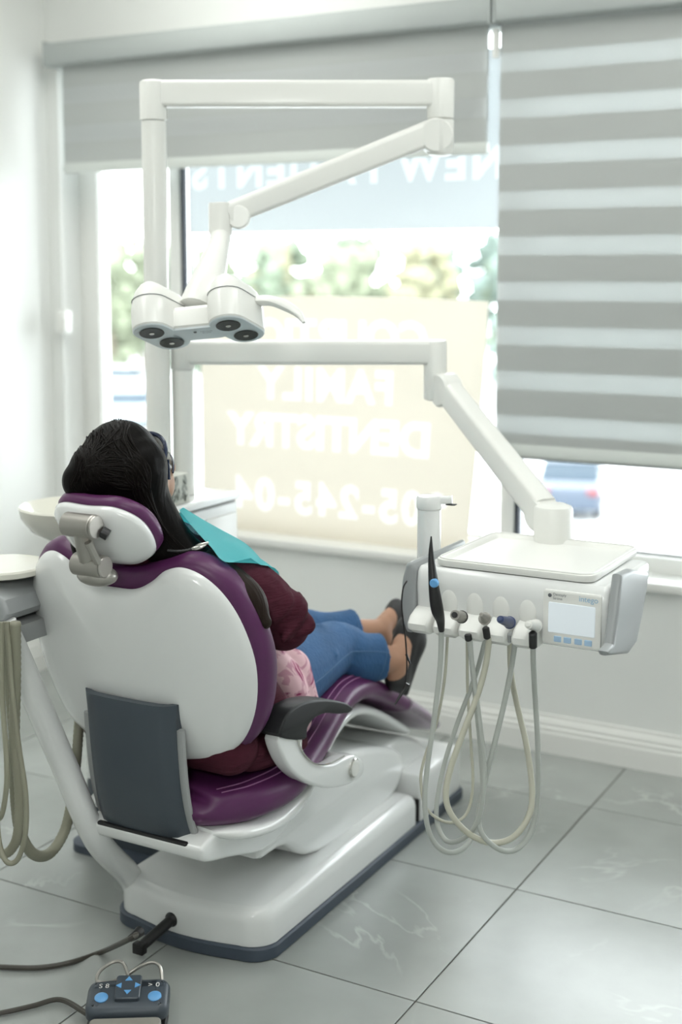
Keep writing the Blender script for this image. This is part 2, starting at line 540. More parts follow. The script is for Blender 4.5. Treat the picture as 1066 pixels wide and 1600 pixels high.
# window wall with one long opening
OX0, OX1, OZ0, OZ1, WT = -3.52, 1.62, 0.60, 2.455, 0.20
bm = bmesh.new()
def sp(bm, a, b):
    add_box(bm, [(p + q) / 2 for p, q in zip(a, b)], [abs(q - p) for p, q in zip(a, b)])
sp(bm, (XL - 0.1, YW, 0), (XR + 0.1, YW + WT, OZ0))
sp(bm, (XL - 0.1, YW, OZ1), (XR + 0.1, YW + WT, ZC))
sp(bm, (XL - 0.1, YW, OZ0), (OX0, YW + WT, OZ1))
sp(bm, (OX1, YW, OZ0), (XR + 0.1, YW + WT, OZ1))
struct(finish('wall_window', bm, WALL, smooth=False))
struct(span('wall_left', (XL - 0.12, YB, 0), (XL, YW, ZC), WALL, bevel=0))
struct(span('wall_right', (XR, YB, 0), (XR + 0.12, YW, ZC), WALL, bevel=0))
struct(span('wall_back', (XL, YB - 0.12, 0), (XR, YB, ZC), WALL, bevel=0))
struct(span('ceiling', (XL - 0.1, YB - 0.1, ZC), (XR + 0.1, YW + 0.1, ZC + 0.1), CEIL, bevel=0))

base_prof = [(0, 0), (0.020, 0), (0.020, 0.068), (0.017, 0.074), (0.017, 0.086), (0.012, 0.092), (0.014, 0.099), (0.010, 0.110), (0.005, 0.118), (0.004, 0.128), (0, 0.130)]
def baseboard(name, a, b, nrm):
    a, b, nrm = Vector(a), Vector(b), Vector(nrm)
    bm = bmesh.new()
    add_rings(bm, [[p + nrm * d + Vector((0, 0, h)) for d, h in base_prof] for p in (a, b)])
    return struct(finish(name, bm, TRIM, angle=20))
baseboard('baseboard_window', (XL, YW - 0.0005, 0.0005), (XR, YW - 0.0005, 0.0005), (0, -1, 0))
baseboard('baseboard_left', (XL + 0.0005, YB, 0.0005), (XL + 0.0005, YW - 0.02, 0.0005), (1, 0, 0))

sill = struct(span('trim_1', (OX0, YW - 0.025, 0.592), (OX1, YW + 0.115, 0.622), TRIM, bevel=0.005))
sill['label'] = 'white window sill'

# window frame: outer frame, mullions, panes
win = bpy.data.objects.new('window_1', None); col.objects.link(win); win.location = (-1, YW + 0.15, OZ0)
win['kind'] = 'structure'; win['label'] = 'wide white framed window with dark gaskets'
FY0, FY1 = YW + 0.115, YW + 0.185
span('frame_bottom', (OX0, FY0, 0.605), (OX1, FY1, 0.675), TRIM, win, 0.004)
span('frame_top', (OX0, FY0, 2.40), (OX1, FY1, OZ1), TRIM, win, 0.004)
span('frame_side', (OX0, FY0, 0.675), (-3.43, FY1, 2.40), TRIM, win, 0.004)
span('frame_side', (1.54, FY0, 0.675), (OX1, FY1, 2.40), TRIM, win, 0.004)
mulls = [-3.055, -1.665, -0.275, 1.115]
edges = [-3.43] + mulls + [1.54]
for x in mulls:
    mu = span('mullion', (x - 0.025, FY0, 0.675), (x + 0.025, FY1, 2.40), TRIM, win, 0.004)
    span('gasket', (x + 0.0255, FY0 + 0.012, 0.675), (x + 0.040, FY1 - 0.01, 2.40), FRAMEDARK, mu, 0.001)
    span('gasket', (x - 0.034, FY0 + 0.03, 0.675), (x - 0.0255, FY1 - 0.01, 2.40), FRAMEDARK, mu, 0.001)
for a, b in zip(edges, edges[1:]):
    lo = a + (0.042 if a != edges[0] else 0.001); hi = b - (0.036 if b != edges[-1] else 0.001)
    span('pane', (lo, FY0 + 0.036, 0.690), (hi, FY0 + 0.042, 2.399), GLASS, win, 0)
    span('gasket', (lo, FY0 + 0.025, 0.6755), (hi, FY1 - 0.01, 0.684), SILVER, win, 0.001)

# film strip on the glass, lettering reads from the street
def lettered_sheet(outline, lines, frame, cell=0.004, bend=None):
    """printed sheet: small facets, those under the letters go into the lettering; lines = [(text, size, x, y, bold, spacing)]"""
    o, ax, ay, az = [Vector(q) for q in frame]
    x0, x1 = min(p[0] for p in outline), max(p[0] for p in outline)
    y0, y1 = min(p[1] for p in outline), max(p[1] for p in outline)
    nx, ny = int((x1 - x0) / cell) + 1, int((y1 - y0) / cell) + 1
    gx = x0 + (np.arange(nx) + 0.5) * (x1 - x0) / nx
    gy = y0 + (np.arange(ny) + 0.5) * (y1 - y0) / ny
    ins = np.zeros((ny, nx), bool)
    for txt, size, x, y, bold, spc in lines:
        me = text_mesh(txt, size, bold, spacing=spc)
        me.calc_loop_triangles()
        co = [(v.co.x + x, v.co.y + y) for v in me.vertices]
        for t in me.loop_triangles:
            (ax_, ay_), (bx_, by_), (cx_, cy_) = [co[k] for k in t.vertices]
            i0 = max(0, int((min(ax_, bx_, cx_) - x0) / cell) - 2); i1 = min(nx, int((max(ax_, bx_, cx_) - x0) / cell) + 3)
            j0 = max(0, int((min(ay_, by_, cy_) - y0) / cell) - 2); j1 = min(ny, int((max(ay_, by_, cy_) - y0) / cell) + 3)
            if i1 <= i0 or j1 <= j0: continue
            X, Y = np.meshgrid(gx[i0:i1], gy[j0:j1])
            d1 = (X - bx_) * (ay_ - by_) - (ax_ - bx_) * (Y - by_)
            d2 = (X - cx_) * (by_ - cy_) - (bx_ - cx_) * (Y - cy_)
            d3 = (X - ax_) * (cy_ - ay_) - (cx_ - ax_) * (Y - ay_)
            ins[j0:j1, i0:i1] |= ~(((d1 < 0) | (d2 < 0) | (d3 < 0)) & ((d1 > 0) | (d2 > 0) | (d3 > 0)))
        bpy.data.meshes.remove(me)
    # the outline is met by sliding the grid columns to its left and right edges
    ys = y0 + np.arange(ny + 1) * (y1 - y0) / ny
    P = []
    for yy in ys:
        v = (yy - y0) / (y1 - y0)
        for k in range(nx + 1):
            xx = x0 + k * (x1 - x0) / nx
            px, py = bend(xx, yy) if bend else (xx, yy)
            dz = 0.0
            P.append(o + ax * px + ay * py)
    out = []
    for sel in (False, True):
        F = [(j * (nx + 1) + i, j * (nx + 1) + i + 1, (j + 1) * (nx + 1) + i + 1, (j + 1) * (nx + 1) + i) for j in range(ny) for i in range(nx) if bool(ins[j, i]) == sel]
        used = sorted({v for f in F for v in f}); mp = {v: k for k, v in enumerate(used)}
        me = bpy.data.meshes.new('sheet')
        me.from_pydata([P[v] for v in used], [], [[mp[v] for v in f] for f in F])
        out.append(me)
    return out

# x runs to -X so that the words read mirrored from inside
fr = ((-2.345, FY0 + 0.030, 1.747), (-1, 0, 0), (0, 0, 1), (0, -1, 0))
sh, le = lettered_sheet([(-0.635, 0), (0.655, 0), (0.655, 0.60), (-0.635, 0.60)], [('NEW PATIENTS', 0.155, 0.0, 0.172, 0.006, 1.24)], fr)
film = tag(link('window_film', sh, STRIP, None, False), 'grey film strip with mirrored words NEW PATIENTS high on the window glass', 'window sign')
link('lettering', le, STRIPLET, film, False)

fr = ((-2.315, YW + 0.075, 0.6225), (-1, 0, 0), (0, 0, 1), (0, -1, 0))
def curl(x, y):
    # the hanging sheet narrows a little to the bottom right, its top edge sags at the ends
    v = y / 0.895; u = (x + 0.590) / 1.180
    return x + 0.070 * (1 - v) ** 1.3 * (1 - u) ** 2, y * (1 - 0.014 * (2 * u - 1) ** 2 * v)
sh, le = lettered_sheet([(-0.590, 0), (0.590, 0.895)], [('COURTICE', 0.158, 0.02, 0.695, 0.006, 1.0), ('FAMILY', 0.162, 0.04, 0.515, 0.006, 1.10), ('DENTISTRY', 0.168, 0.03, 0.335, 0.007, 1.0),
                             ('905-245-04', 0.168, -0.02, 0.088, 0.006, 1.20)], fr, 0.004, curl)
banner = tag(link('window_banner', sh, BANNER, None, False), 'cream backlit banner with mirrored white words COURTICE FAMILY DENTISTRY standing on the sill', 'banner')
link('lettering', le, BANNERLET, banner, False)

# ------------------------------------------------------------------ zebra blinds
def blind(name, label, x0, x1, ztop, zbot, closed, cas):
    t = thing(name, label, 'window blind', ((x0 + x1) / 2, YW - 0.05, zbot), 'zebra roller blinds on the long window')
    prof = [(YW - 0.092, ztop + 0.004), (YW - 0.096, ztop + 0.010), (YW - 0.096, ztop + 0.072), (YW - 0.088, ztop + 0.084), (YW - 0.070, ztop + 0.088), (YW - 0.001, ztop + 0.088), (YW - 0.001, ztop), (YW - 0.085, ztop)]
    prism_x('cassette', prof, cas[0], cas[1], CASSETTE, t, 0.004)
    for xe in cas:
        prism_x('end_cap', [(YW - 0.099, ztop - 0.003), (YW - 0.099, ztop + 0.091), (YW - 0.001, ztop + 0.091), (YW - 0.001, ztop - 0.003)], xe - 0.004, xe + 0.004, CASSETTE, t, 0.002)
    op, shr = 0.083, 0.062
    pitch = op + shr
    w = x1 - x0
    def band_mesh(nm, h, m, th):
        bm = bmesh.new(); add_box(bm, (0, 0, 0), (w, th, h)); me = bpy.data.meshes.new(nm); bm.to_mesh(me); bm.free(); me.materials.append(m); return me
    mo, ms = band_mesh('opaque_band', op, FABRIC, 0.0012), band_mesh('sheer_band', shr, SHEER, 0.0004)
    z = zbot + 0.028
    first = True
    for layer, (y, off) in enumerate(((YW - 0.044, 0.0), (YW - 0.030, pitch * (0.47 if closed else 0.0)))):
        zz = zbot + 0.030 - (0 if layer == 0 else pitch - off) - (0.045 if not closed else 0.0)
        k = 0
        while True:
            for nm, me, h in (('opaque_band', mo, op), ('sheer_band', ms, shr)):
                if zz > ztop - 0.002: break
                if zz > zbot + (0.004 if True else 0) - (0.03 if not closed else 0.0):
                    o = bpy.data.objects.new(nm, me); col.objects.link(o)
                    o.location = ((x0 + x1) / 2, y, zz + h / 2)
                    attach(o, t)
                zz += h
            else:
                continue
            break
    prism_x('bottom_rail', [(YW - 0.052, zbot - 0.004), (YW - 0.054, zbot + 0.012), (YW - 0.048, zbot + 0.034), (YW - 0.026, zbot + 0.034), (YW - 0.020, zbot + 0.012), (YW - 0.022, zbot - 0.004)], x0 - 0.003, x1 + 0.003, RAIL, t, 0.003)
    return t
b1 = blind('zebra_blind', 'raised grey zebra blind over the banner, left of the two', -3.455, -1.690, 2.385, 1.985, True, (-3.500, -1.664))
b2 = blind('zebra_blind', 'lowered grey striped zebra blind beside the control screen, right of the two', -1.645, -0.215, 2.385, 1.005, False, (-1.648, -0.200))
tube('bead_chain', [(-3.478, YW - 0.04, 2.375), (-3.480, YW - 0.04, 2.0), (-3.480, YW - 0.03, 1.40)], 0.0025, WHITE2, b1, 6, 3)
span('chain_tensioner', (-3.512, YW - 0.050, 1.36), (-3.470, YW - 0.002, 1.45), WHITE2, b1, 0.006)
cyl('gap_glare', (-1.660, YW - 0.045, 2.28), (-1.660, YW - 0.045, 2.37), 0.012, WHITE2, b1)  # white cylinder in place of the daylight glare in the gap between blinds

# ------------------------------------------------------------------ treatment chair
chair = thing('dental_chair', 'white dental chair with purple upholstery on which the patient lies', 'dental chair', (CX, 3.0, 0))

# base: dark plinth and white cover, front end bowed
def base_outline(x0, x1, y0, y1, r, bow):
    pts = []
    for k in range(9):
        t = k / 8; pts.append((x0 + r + (x1 - x0 - 2 * r) * t, y0 - bow * math.sin(math.pi * t)))
    for cx_, cy_, a0 in ((x1 - r, y0 + r, -90), (x1 - 0.03, y1 - 0.03, 0), (x0 + 0.03, y1 - 0.03, 90)):
        rr = r if a0 == -90 else 0.03
        for k in range(1, 8): a = math.radians(a0 + 90 * k / 8); pts.append((cx_ + rr * math.cos(a), cy_ + rr * math.sin(a)))
    for k in range(1, 8): a = math.radians(180 + 90 * k / 8); pts.append((x0 + r + r * math.cos(a), y0 + r + r * math.sin(a)))
    return pts
BO = base_outline(-2.005, -1.545, 2.435, 3.59, 0.075, 0.022)
stack('plinth', BO, [(0.004, 0.0), (0.0, 0.004), (0.0, 0.030), (0.004, 0.034)], PLINTH, chair)
BF = base_outline(-2.000, -1.550, 2.440, 3.277, 0.075, 0.022)
bc = stack('base_cover', BF, [(0.003, 0.0345), (0.003, 0.088), (0.006, 0.103), (0.013, 0.114), (0.024, 0.121), (0.029, 0.122)], WHITE, chair)
BR = base_outline(-2.000, -1.550, 3.282, 3.585, 0.012, 0.0)
stack('rear_base_cover', BR, [(0.003, 0.0345), (0.003, 0.146), (0.005, 0.158), (0.009, 0.165), (0.011, 0.166)], WHITE, chair)
span('cover_joint', (-1.985, 3.274, 0.036), (-1.556, 3.284, 0.100), GAP, chair, 0)
# pivot block with shoulders over the joint
prism_x('pivot_housing', [(3.00, 0.112), (3.06, 0.185), (3.15, 0.245), (3.26, 0.268), (3.37, 0.245), (3.45, 0.200), (3.50, 0.130)], -1.945, -1.625, WHITE, chair, 0.02, 4)

# lift arm and seat carriage
prism_x('lift_arm', [(2.52, 0.215), (2.64, 0.200), (2.80, 0.118), (3.20, 0.110), (3.30, 0.190), (3.24, 0.255), (3.06, 0.315), (2.86, 0.350), (2.70, 0.345), (2.56, 0.30)], -1.925, -1.610, WHITE, chair, 0.02, 4)
prism_x('seat_carriage', [(2.272, 0.352), (2.262, 0.335), (2.280, 0.310), (2.38, 0.282), (2.51, 0.245), (2.60, 0.250), (2.67, 0.285), (2.74, 0.345), (2.80, 0.405), (2.70, 0.420), (2.46, 0.400), (2.34, 0.372)], -1.915, -1.595, WHITE, chair, 0.010, 4)

# upholstery: seat and leg rest in one sweep
def sweep(name, rows, m, parent, n=28, p=2.6, x=CX):
    """rows: (y, ztop, thickness, half width); super-elliptic sections, tilted along the path"""
    R = [Vector((a[0], a[1], a[2])) for a in rows]
    P = crom([(a[0], a[1] - a[2] / 2, 0) for a in rows], 5)
    T = crom([(a[2], a[3], 0) for a in rows], 5)
    bm = bmesh.new(); rings = []
    for i, q in enumerate(P):
        d = (P[min(i + 1, len(P) - 1)] - P[max(i - 1, 0)]).normalized()
        nz = Vector((-d.y, d.x))
        th, hw = T[i].x, T[i].y
        ring = []
        for k in range(n):
            a = 2 * math.pi * k / n
            c, s = math.cos(a), math.sin(a)
            u = math.copysign(abs(c) ** (2 / p), c) * hw
            w = math.copysign(abs(s) ** (2 / p), s) * th / 2
            ring.append((x + u, q.x + nz.x * w, q.y + nz.y * w))
        rings.append(ring)
    add_rings(bm, rings)
    return finish(name, bm, m, parent, angle=60)
seat_rows = [(2.295, 0.445, 0.03, 0.12), (2.305, 0.458, 0.08, 0.165), (2.34, 0.464, 0.105, 0.195), (2.42, 0.464, 0.115, 0.235), (2.55, 0.468, 0.115, 0.255), (2.68, 0.498, 0.105, 0.240), (2.79, 0.538, 0.098, 0.226), (2.89, 0.560, 0.092, 0.215),
             (3.00, 0.548, 0.085, 0.208), (3.10, 0.503, 0.075, 0.204), (3.24, 0.422, 0.062, 0.198), (3.38, 0.340, 0.055, 0.190), (3.49, 0.276, 0.05, 0.170), (3.53, 0.250, 0.035, 0.14), (3.545, 0.238, 0.01, 0.09)]
seat = sweep('seat_cushion', seat_rows, PURPLE, chair, 32, 3.0)
# double seam along the shoulder of the cushion
for off in (0.80, 0.87):
    pts = []
    for a in seat_rows[2:12]:
        hw = a[3] * off
        z = a[1] - a[2] / 2 + a[2] / 2 * (1 - off ** 3.0) ** (1 / 3.0)
        pts.append((CX + hw, a[0], z + 0.0012))
    tube('seam', pts, 0.0016, THREAD, seat, 5, 5)
pan_rows = [(2.31, 0.375, 0.02, 0.17), (2.36, 0.376, 0.045, 0.22), (2.48, 0.365, 0.06, 0.235), (2.62, 0.380, 0.07, 0.225), (2.74, 0.430, 0.06, 0.205), (2.86, 0.468, 0.05, 0.19), (2.97, 0.470, 0.045, 0.18), (3.08, 0.432, 0.04, 0.175), (3.22, 0.358, 0.035, 0.165), (3.34, 0.290, 0.03, 0.15), (3.40, 0.255, 0.012, 0.12)]
sweep('seat_pan', pan_rows, WHITE, chair, 28, 3.0)
sleeve_rows = [(3.245, 0.424, 0.068, 0.203), (3.38, 0.345, 0.062, 0.196), (3.49, 0.282, 0.057, 0.177), (3.54, 0.254, 0.043, 0.15), (3.556, 0.240, 0.012, 0.10)]
sweep('plastic_sleeve', sleeve_rows, SLEEVE, chair, 28, 3.0)
tube('foot_bar', [(CX - 0.13, 3.335, 0.383), (CX + 0.13, 3.335, 0.383)], 0.010, BLACK, chair, 8, 1)

# backrest: frame along the back, x across, y up the back
BT = math.radians(14)
back_o = Vector((CX - 0.018, 2.325, 0.515))
bx, by, bz = Vector((1, 0, 0)), Vector((0, -math.sin(BT), math.cos(BT))), Vector((0, math.cos(BT), math.sin(BT)))   # bz points to the patient
half = [(0.0, 0.432), (0.050, 0.434), (0.090, 0.453), (0.130, 0.482), (0.178, 0.492), (0.228, 0.470), (0.271, 0.420), (0.301, 0.345), (0.315, 0.245), (0.300, 0.140), (0.260, 0.055), (0.200, 0.008), (0.120, -0.008), (0.04, -0.01)]
full = [(p[0], p[1], 0) for p in half] + [(-p[0], p[1], 0) for p in reversed(half[1:])]
bl_ = [(p.x, p.y) for p in crom(full, 5, True)]
cen = Vector((0, 0.225))
def dome(name, loop, levels, m, parent, frame):
    """levels: (scale about the centre, inset, height)"""
    o, x, y, z = frame
    bm = bmesh.new(); rings = []
    for sc, ins, h in levels:
        L = offset_loop([Vector(p) for p in loop], ins)
        L = [cen + (p - cen) * sc for p in L]
        # wrap the sides of the back towards the patient
        rings.append([o + x * p.x + y * p.y + z * (h + 0.55 * p.x * p.x) for p in L])
    add_rings(bm, rings)
    return finish(name, bm, m, parent, angle=60)
fr = (back_o, bx, by, bz)
half2 = [(0.0, 0.458), (0.045, 0.459), (0.085, 0.468)] + half[3:]
full2 = [(p[0], p[1], 0) for p in half2] + [(-p[0], p[1], 0) for p in reversed(half2[1:])]
bl2 = [(p.x, p.y) for p in crom(full2, 5, True)]
cushion = dome('back_cushion', bl2, [(0.50, 0.02, -0.004), (1, 0.040, -0.002), (1, 0.018, -0.001), (1, 0.004, 0.006), (1, -0.002, 0.020), (1, -0.002, 0.045), (1, 0.006, 0.062), (1, 0.022, 0.075), (1, 0.045, 0.083), (0.7, 0.045, 0.080), (0.35, 0.045, 0.070)], PURPLE, chair, fr)
shell = dome('back_shell', bl_, [(1, 0.020, 0.0), (1, 0.013, -0.006), (1, 0.015, -0.014), (1, 0.025, -0.024), (1, 0.046, -0.032), (0.85, 0.06, -0.038), (0.66, 0.06, -0.041), (0.45, 0.06, -0.043), (0.25, 0.06, -0.044), (0.1, 0.05, -0.044)], WHITE, chair, fr)
def backpt(u, v, h): return back_o + bx * u + by * v + bz * (h + 0.55 * u * u)

# dark spine cover at the foot of the back
sx0, sx1 = CX - 0.135, CX + 0.118
rows = [(2.216, 0.668), (2.216, 0.645), (2.218, 0.610), (2.222, 0.550), (2.230, 0.480), (2.242, 0.420), (2.258, 0.370), (2.284, 0.320)]
bm = bmesh.new(); rings = []
P = crom([(y, z, 0) for y, z in rows], 4)
for i, q in enumerate(P):
    t = i / (len(P) - 1)
    w = 1.0 - 0.04 * math.sin(math.pi * t)
    ring = []
    for k in range(13):
        u = -1 + 2 * k / 12
        xx = (sx0 + sx1) / 2 + (sx1 - sx0) / 2 * u * w
        dy = 0.006 * u * u + 0.026 * abs(u) ** 9
        ring.append((xx, q.x + dy, q.y))
    ring += [(p[0], p[1] + 0.02, p[2]) for p in reversed(ring)]
    rings.append(ring)
add_rings(bm, rings)
spine = finish('spine_cover', bm, SLATE, chair)
for s in (-1, 1):
    pts = []
    for y, z in rows[2:]:
        pts.append(((sx0 + sx1) / 2 + (sx1 - sx0) / 2 * s * 1.015, y + 0.040, z))
    tube('spine_edge', pts, 0.008, SILVER, spine, 8, 4, 1.4)
span('spine_slot', (sx0 + 0.01, 2.262, 0.330), (sx1 + 0.012, 2.345, 0.352), BLACK, chair, 0.006)

# headrest on a double jointed steel link
HT = math.radians(38)
h_o = Vector((CX + 0.006, 2.150, 1.056))
hx, hy, hz = Vector((1, 0, 0)), Vector((0, -math.sin(HT), math.cos(HT))), Vector((0, math.cos(HT), math.sin(HT)))
cen = Vector((0, 0))
hl = [(p.x, p.y) for p in crom([(0, 0.088, 0), (0.064, 0.086, 0), (0.106, 0.056, 0), (0.122, 0.010, 0), (0.112, -0.050, 0), (0.064, -0.083, 0), (0, -0.088, 0), (-0.064, -0.083, 0), (-0.112, -0.050, 0), (-0.122, 0.010, 0), (-0.106, 0.056, 0), (-0.064, 0.086, 0)], 5, True)]
def hdome(name, loop, levels, m, parent):
    bm = bmesh.new(); rings = []
    for sc, ins, h in levels:
        L = offset_loop([Vector(p) for p in loop], ins)
        rings.append([h_o + hx * p.x * sc + hy * p.y * sc + hz * (h + 1.1 * (p.x * sc) ** 2) for p in L])
    add_rings(bm, rings)
    return finish(name, bm, m, parent, angle=60)
head_cushion = hdome('headrest_cushion', hl, [(0.4, 0.02, 0.0), (1, 0.022, 0.0), (1, 0.006, 0.002), (1, 0.0, 0.009), (1, 0.0, 0.022), (1, 0.006, 0.031), (1, 0.020, 0.037), (0.6, 0.022, 0.036), (0.3, 0.02, 0.034)], PURPLE, chair)
hdome('headrest_shell', hl, [(1, 0.007, 0.002), (1, 0.002, -0.006), (1, 0.006, -0.016), (1, 0.024, -0.027), (0.86, 0.03, -0.034), (0.6, 0.03, -0.040), (0.3, 0.03, -0.042), (0.08, 0.03, -0.042)], WHITE, chair)
jx = CX
ja = Vector((CX + 0.032, 2.056, 1.088)); jb = Vector((CX + 0.036, 2.098, 0.996))
up_joint = cyl('upper_joint', ja + Vector((-0.045, 0, 0)), ja + Vector((0.028, 0, 0)), 0.025, METAL, chair, 28, 0.002)
cyl('joint_cap', ja + Vector((0.0285, 0, 0)), ja + Vector((0.034, 0, 0)), 0.024, METAL, up_joint, 28, 0.002)
low_joint = cyl('lower_joint', jb + Vector((-0.062, 0, 0)), jb + Vector((0.012, 0, 0)), 0.024, METAL, chair, 28, 0.002)
cyl('joint_cap', jb + Vector((0.0125, 0, 0)), jb + Vector((0.018, 0, 0)), 0.023, METAL, low_joint, 28, 0.002)
d = (jb - ja).normalized()
rq = d.to_track_quat('Y', 'X').to_matrix()
lk = bmesh.new()
add_tube(lk, [ja + Vector((0.0, -0.004, -0.01)), ja.lerp(jb, 0.5) + Vector((-0.012, -0.006, 0)), jb + Vector((-0.02, -0.004, 0.006))], [0.019, 0.020, 0.022], 12, 5, 0.7)
finish('link', lk, METAL, chair)
tube('link_lever', [ja.lerp(jb, 0.35) + Vector((0.012, -0.018, 0)), jb + Vector((0.012, -0.018, 0.012))], 0.008, METAL, chair, 8, 1)
ell('bracket', jb + Vector((-0.022, 0.020, -0.026)), (0.048, 0.034, 0.022), METAL, chair)
tube('link_knob', [ja + Vector((0.032, 0.018, -0.012)), ja + Vector((0.044, 0.024, -0.020))], 0.012, BLACK, chair, 10, 1)

# armrest on the near side
arm_l = [(2.4187, 0.5714), (2.4291, 0.5264), (2.4730, 0.4712), (2.5475, 0.4163), (2.6504, 0.3690), (2.7599, 0.3435), (2.8137, 0.3480), (2.8205, 0.3758), (2.7865, 0.4070), (2.7335, 0.4213), (2.6599, 0.4264), (2.5984, 0.4456), (2.5479, 0.4796), (2.5190, 0.5152), (2.5134, 0.5414)]
prism_x('armrest_bow', arm_l, -1.532, -1.490, WHITE, chair, 0.008, 3)
pad_l = [(2.4133, 0.5731), (2.4163, 0.5987), (2.4521, 0.6219), (2.5198, 0.6229), (2.6142, 0.6016), (2.7076, 0.5665), (2.7465, 0.5422), (2.7334, 0.5332), (2.6759, 0.5472), (2.6141, 0.5674), (2.5602, 0.5712), (2.5280, 0.5581), (2.5163, 0.5344)]
prism_x('armrest_pad', pad_l, -1.540, -1.482, BLACKPAD, chair, 0.006, 3)
pc = Vector((-1.4880, 2.7609, 0.3832))
cyl('armrest_disc', pc + Vector((-0.004, 0, 0)), pc + Vector((0.004, 0, 0)), 0.024, CHROME, chair, 28, 0.002)
cyl('armrest_cap', pc + Vector((0.0035, 0, 0)), pc + Vector((0.006, 0, 0)), 0.020, WHITE2, chair, 28, 0.001)
tube('armrest_trim', [(-1.4875, 2.4925, 0.5472), (-1.4875, 2.5009, 0.5218), (-1.4875, 2.5296, 0.4880), (-1.4875, 2.5767, 0.4544), (-1.4875, 2.6378, 0.4362), (-1.4875, 2.7107, 0.4311)], 0.0022, CHROME, chair, 6, 5)
cyl('armrest_axle', (-1.70, pc.y, pc.z), (-1.50, pc.y, pc.z), 0.03, WHITE, chair, 20)

# connector pegs at the front end of the base
cyl('service_peg', (-1.800, 2.425, 0.064), (-1.825, 2.335, 0.030), 0.013, BLACK, chair, 14)
ell('peg_collar', (-1.800, 2.423, 0.064), (0.018, 0.01, 0.018), BLACK, chair)
box('peg_tip', (-1.826, 2.332, 0.028), (0.03, 0.02, 0.026), BLACK, chair, None, 0.003)

# ------------------------------------------------------------------ water unit with posts beside the chair
unit = thing('water_unit', 'white water unit with dark foot behind the chair carrying the bowl', 'dental unit', (-2.2, 2.95, 0))
stack('foot', rrect(0.38, 0.46, 0.05, 6, -2.180, 2.935), [(0.0, 0.0), (0.0, 0.022), (0.012, 0.026), (0.03, 0.028)], PLINTH, unit)
stack('foot_cover', rrect(0.32, 0.40, 0.05, 6, -2.185, 2.94), [(0.0, 0.0285), (0.0, 0.19), (0.006, 0.20), (0.02, 0.204)], SLATE, unit)
stack('cabinet_body', rrect(0.30, 0.34, 0.02, 6, -2.182, 2.915), [(0.0, 0.2045), (0.0, 0.955), (0.006, 0.960), (0.02, 0.962)], WHITE, unit)
stack('cabinet_top', rrect(0.312, 0.352, 0.02, 6, -2.182, 2.915), [(0.01, 0.9625), (0.0, 0.967), (0.0, 0.980), (0.006, 0.985), (0.02, 0.986)], WHITE, unit)
for y0_, y1_, z0_, z1_ in ((2.765, 2.905, 0.60, 0.93), (2.915, 3.065, 0.60, 0.93), (2.765, 3.065, 0.24, 0.59)):
    pn = span('side_panel', (-2.0315, y0_, z0_), (-2.026, y1_, z1_), WHITE2, unit, 0.002)
tube('panel_grip', [(-2.027, 2.96, 0.862), (-2.021, 2.97, 0.862), (-2.021, 3.02, 0.866), (-2.027, 3.03, 0.866)], 0.003, WHITE2, unit, 6, 3)
tube('bowl_bracket', [(-2.25, 2.80, 0.80), (-2.28, 2.72, 0.82), (-2.30, 2.665, 0.85), (-2.30, 2.655, 0.905)], [0.05, 0.045, 0.042, 0.045], WHITE, unit, 14, 5)
bowl = lathe('bowl', [(0.03, 0.0), (0.075, 0.006), (0.115, 0.028), (0.140, 0.062), (0.146, 0.088), (0.141, 0.093), (0.134, 0.086), (0.108, 0.044), (0.070, 0.024), (0.02, 0.018)], (-2.265, 2.655, 0.900), CREAM, unit, (0, 0, 1), 48)

# ------------------------------------------------------------------ operating light
light = thing('operating_light', 'white twin head dental lamp hanging from a tall post arm', 'dental lamp', (-2.17, 2.90, 0.986))
PX, PY = -2.172, 2.900
cyl('post', (PX, PY, 0.9865), (PX, PY, 2.0), 0.033, IVORY, light, 32, 0.002)
rt = Vector((math.cos(math.radians(28.9)), math.sin(math.radians(28.9)), 0))
fd = Vector((-rt.y, rt.x, 0))
E0 = Vector((PX, PY, 2.065))
S_ARM = 0.765
E1 = E0 + rt * S_ARM
lathe('elbow', [(0.034, 0), (0.0365, 0.002), (0.0365, 0.095), (0.035, 0.101), (0.028, 0.105), (0.01, 0.106)], (PX, PY, 2.0005), IVORY, light, n=32)
def beam(name, a, b, w, h, m, parent, r=0.012, w2=None, h2=None):
    a, b = Vector(a), Vector(b)
    z = (b - a).normalized(); x = z.cross(Vector((0, 0, 1))).normalized(); y = x.cross(z)
    bm = bmesh.new(); rings = []
    for p, ww, hh in ((a, w, h), (b, w2 or w, h2 or h)):
        rings.append([p + x * q[0] + y * q[1] for q in rrect(ww, hh, r, 5)])
    add_rings(bm, rings)
    return finish(name, bm, m, parent)
beam('upper_arm', E0 + Vector((0, 0, 0.005)), E1 + Vector((0, 0, 0.005)), 0.056, 0.070, IVORY, light)
lathe('arm_end', [(0.03, 0), (0.036, 0.004), (0.037, 0.100), (0.034, 0.106), (0.01, 0.108)], E1 + Vector((0, 0, -0.062)), IVORY, light, n=32)
lathe('arm_knuckle', [(0.02, 0), (0.032, 0.004), (0.0365, 0.012), (0.0365, 0.094)], E1 + Vector((0, 0, -0.157)), IVORY, light, n=32)
K0 = E1 + Vector((0, 0, -0.105))
cyl('knuckle_hinge', K0 - fd * 0.036 - rt * 0.012, K0 + fd * 0.036 - rt * 0.012, 0.046, IVORY, light, 32, 0.005)
J = Vector((-1.9013, 2.8334, 1.7409))
beam('spring_arm', K0 - rt * 0.02 + Vector((0, 0, 0.012)), J + rt * 0.004 + Vector((0, 0, 0.004)), 0.050, 0.068, IVORY, light, 0.014, 0.046, 0.058)
